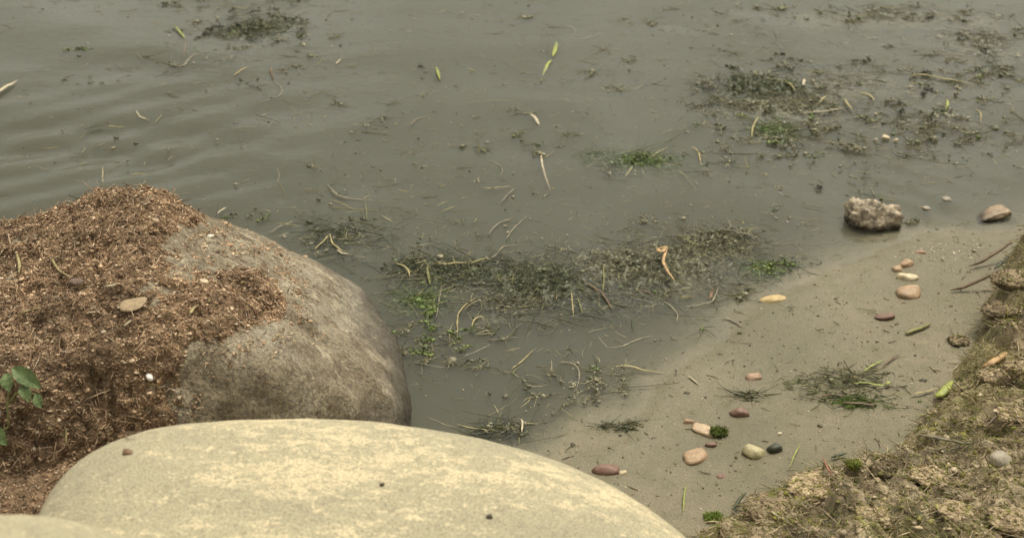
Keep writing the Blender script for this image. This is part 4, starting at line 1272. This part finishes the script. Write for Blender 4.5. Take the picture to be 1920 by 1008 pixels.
# ------------------------------------------------------------------ scraps on the boulder and the pale stone
def on_mesh(u, v, W):
    uu, vv = proj(W)
    d = np.hypot(uu - u, vv - v)
    near = np.where(d < max(7, np.partition(d, 6)[6]))[0]
    dep = W[near, 1] * CP - (W[near, 2] - CAM_H) * SP
    return W[near[dep.argmin()]]
ALLB = np.vstack([BW, LV, HV])
PW = PV + pc
def scrap(u, v, wpx, asp, flat, rot, col, label, name, W, seed, rough=.6, lift=.002):
    q = on_mesh(u, v, W); s = px_size(q) * wpx / 2
    o = link(name, rock_mesh(name, s, s * asp, s * flat, seed, 3, 8, .15), mat_plain('scrap_%d' % seed, col, rough, .25, 150), label=label, cat=name.split('_')[-1], loc=(q[0], q[1], q[2] + lift))
    o.rotation_euler = (R(random.uniform(5, 25)), R(random.uniform(-8, 8)), R(rot))
scrap(398, 441, 14, .8, .4, 0, (.75, .70, .58), 'white flake lying on the bare boulder shoulder', 'flake', ALLB, 61)
scrap(433, 455, 14, .6, .4, -10, (.60, .36, .20), 'orange crumb beside the white flake on the boulder', 'seed', ALLB, 62)
scrap(384, 524, 16, .8, .4, 10, (.62, .50, .34), 'pale crumb at the edge of the litter on the boulder', 'flake', ALLB, 63)
scrap(298, 421, 12, .9, .6, 0, (.55, .42, .28), 'tan crumb on the litter near the boulder crest', 'flake', ALLB, 64, lift=.006)
scrap(278, 711, 14, 1.3, .6, 20, (.85, .82, .78), 'bright white seed lying in the brown litter', 'seed', ALLB, 65, .35, .006)
scrap(250, 576, 54, .62, .06, 12, (.40, .30, .18), 'flat tan leaf scrap lying on the litter', 'leaf_scrap', ALLB, 66, .7, .010)
scrap(150, 540, 34, .6, .2, -30, (.17, .12, .09), 'dark curled leaf scrap in the litter', 'leaf_scrap', ALLB, 67, .7, .010)
scrap(245, 842, 20, .7, .5, 0, (.20, .12, .07), 'brown litter crumb near the top left of the pale stone', 'crumb', PW, 68)
scrap(718, 901, 10, .8, .6, 0, (.10, .08, .05), 'dark crumb in the middle of the pale stone', 'crumb', PW, 69)
scrap(915, 969, 13, .8, .6, 0, (.09, .075, .05), 'dark crumb at the lower right of the pale stone', 'crumb', PW, 70)

def straw_on(pts, wpx, col, label, W, lift=.006, name='straw'):
    P = np.array([on_mesh(u, v, W) for u, v in pts]); P[:, 2] += lift
    path = catmull(P, max(8, 4 * len(pts)))
    hw = px_size(P.mean(0)) * wpx / 2
    V, F = sweep(path, hw, hw * .6, (.6, .3), 6)
    V, c = recentre(V)
    link(name, make_mesh(name, V, F), mat_plain('blade_' + col, BC[col]), label=label, cat=name, group=None, loc=c)
straw_on([(97, 485), (110, 505), (128, 523)], 5, 'straw', 'curved straw lying in the litter on the boulder', ALLB)
straw_on([(33, 478), (36, 495), (34, 512)], 6, 'straw', 'upright brown straw at the left of the litter', ALLB)
straw_on([(40, 590), (60, 582), (82, 576)], 5, 'straw', 'thin straw at the left of the tan leaf scrap', ALLB)
straw_on([(238, 618), (242, 610), (247, 602)], 6, 'pale', 'short pale stick below the tan leaf scrap', ALLB)
straw_on([(197, 538), (205, 536), (215, 537)], 7, 'pale', 'pale woody splinter right of the dark leaf scrap', ALLB)
straw_on([(355, 590), (365, 580), (372, 572)], 8, 'straw', 'thick straw stub in the right of the litter', ALLB)
straw_on([(125, 850), (130, 835), (131, 815)], 4, 'straw', 'thin straw standing in the dark litter heap', ALLB, .01)
straw_on([(165, 842), (190, 828), (220, 812), (250, 806)], 5, 'straw', 'dry straw lying along the pale stone edge', np.vstack([PW, HV]), .004)
straw_on([(205, 822), (235, 812), (262, 812)], 4, 'brown', 'brown straw lying along the pale stone edge', np.vstack([PW, HV]), .006)

# ------------------------------------------------------------------ leafy plant at the left
def leaf_mesh(L, wd, fold, droop, seed):
    r = np.random.default_rng(seed)
    nu, nv = 11, 7
    V = []
    for i in range(nu):
        t = i / (nu - 1)
        half = wd * (math.sin(math.pi * min(1, t * .95 + .03)) ** .8) * (1 - .25 * t) + .0004
        half *= 1 + .08 * math.sin(t * 38)
        for j in range(nv):
            a = -1 + 2 * j / (nv - 1)
            V.append((t * L, a * half, abs(a) * half * fold - droop * t * t * L + .0012 * math.sin(t * 22) * abs(a)))
    V = np.array(V)
    T = V - np.array([0, 0, .0005])
    i = (np.arange(nu - 1)[:, None] * nv + np.arange(nv - 1)[None]).ravel()
    F = np.stack([i, i + nv, i + nv + 1, i + 1], 1)
    return make_mesh('leaf', np.vstack([V, T]), [F, F[:, ::-1] + nu * nv])
M_LEAF = mat_plain('green_leaf', (.15, .20, .08), .55, .3, 60, .4, .4, (.08, .12, .04))
q0 = on_mesh(12, 800, np.vstack([HV, BW, LV])) + np.array([0, -.02, .0])
plant = link('leafy_plant', None, label='green leaved seedling sprouting from the litter at the left edge', cat='plant', loc=tuple(q0))
def rel(u, v, dep):
    a, b = (u - 960) / FPX, (504 - v) / FPX
    return np.array([a, CP + b * SP, -SP + b * CP]) * dep + np.array([0, 0, CAM_H]) - q0
dp = depth_of(q0)
for pts in ([(16, 800), (14, 760), (18, 730), (28, 692)], [(16, 800), (4, 806), (-14, 800)], [(14, 760), (34, 735), (60, 738), (72, 742)]):
    P = np.array([rel(u, v, dp - .002 * k) for k, (u, v) in enumerate(pts)])
    V, F = sweep(catmull(P, 12), .0016, .0016, (.8, .6), 6)
    link('stalk', make_mesh('stalk', V, F), mat_plain('plant_stalk', (.20, .20, .07)), parent=plant)
for (u, v, yaw, pit, roll, L, wd, fo, dr) in [(24, 690, -25, 22, 15, .052, .016, .35, .35), (12, 700, -75, 25, 0, .030, .013, .3, .3), (68, 738, -65, 25, 10, .026, .010, .3, .2),
                                              (-22, 800, -30, 30, 10, .040, .015, .3, .3), (40, 722, -50, 30, -10, .028, .011, .3, .4)]:
    o = link('leaf', leaf_mesh(L * .85, wd * .8, fo, dr, abs(u)), M_LEAF, parent=plant, loc=tuple(rel(u, v, dp - .012)))
    o.rotation_euler = (R(roll + 20), R(pit), R(yaw))
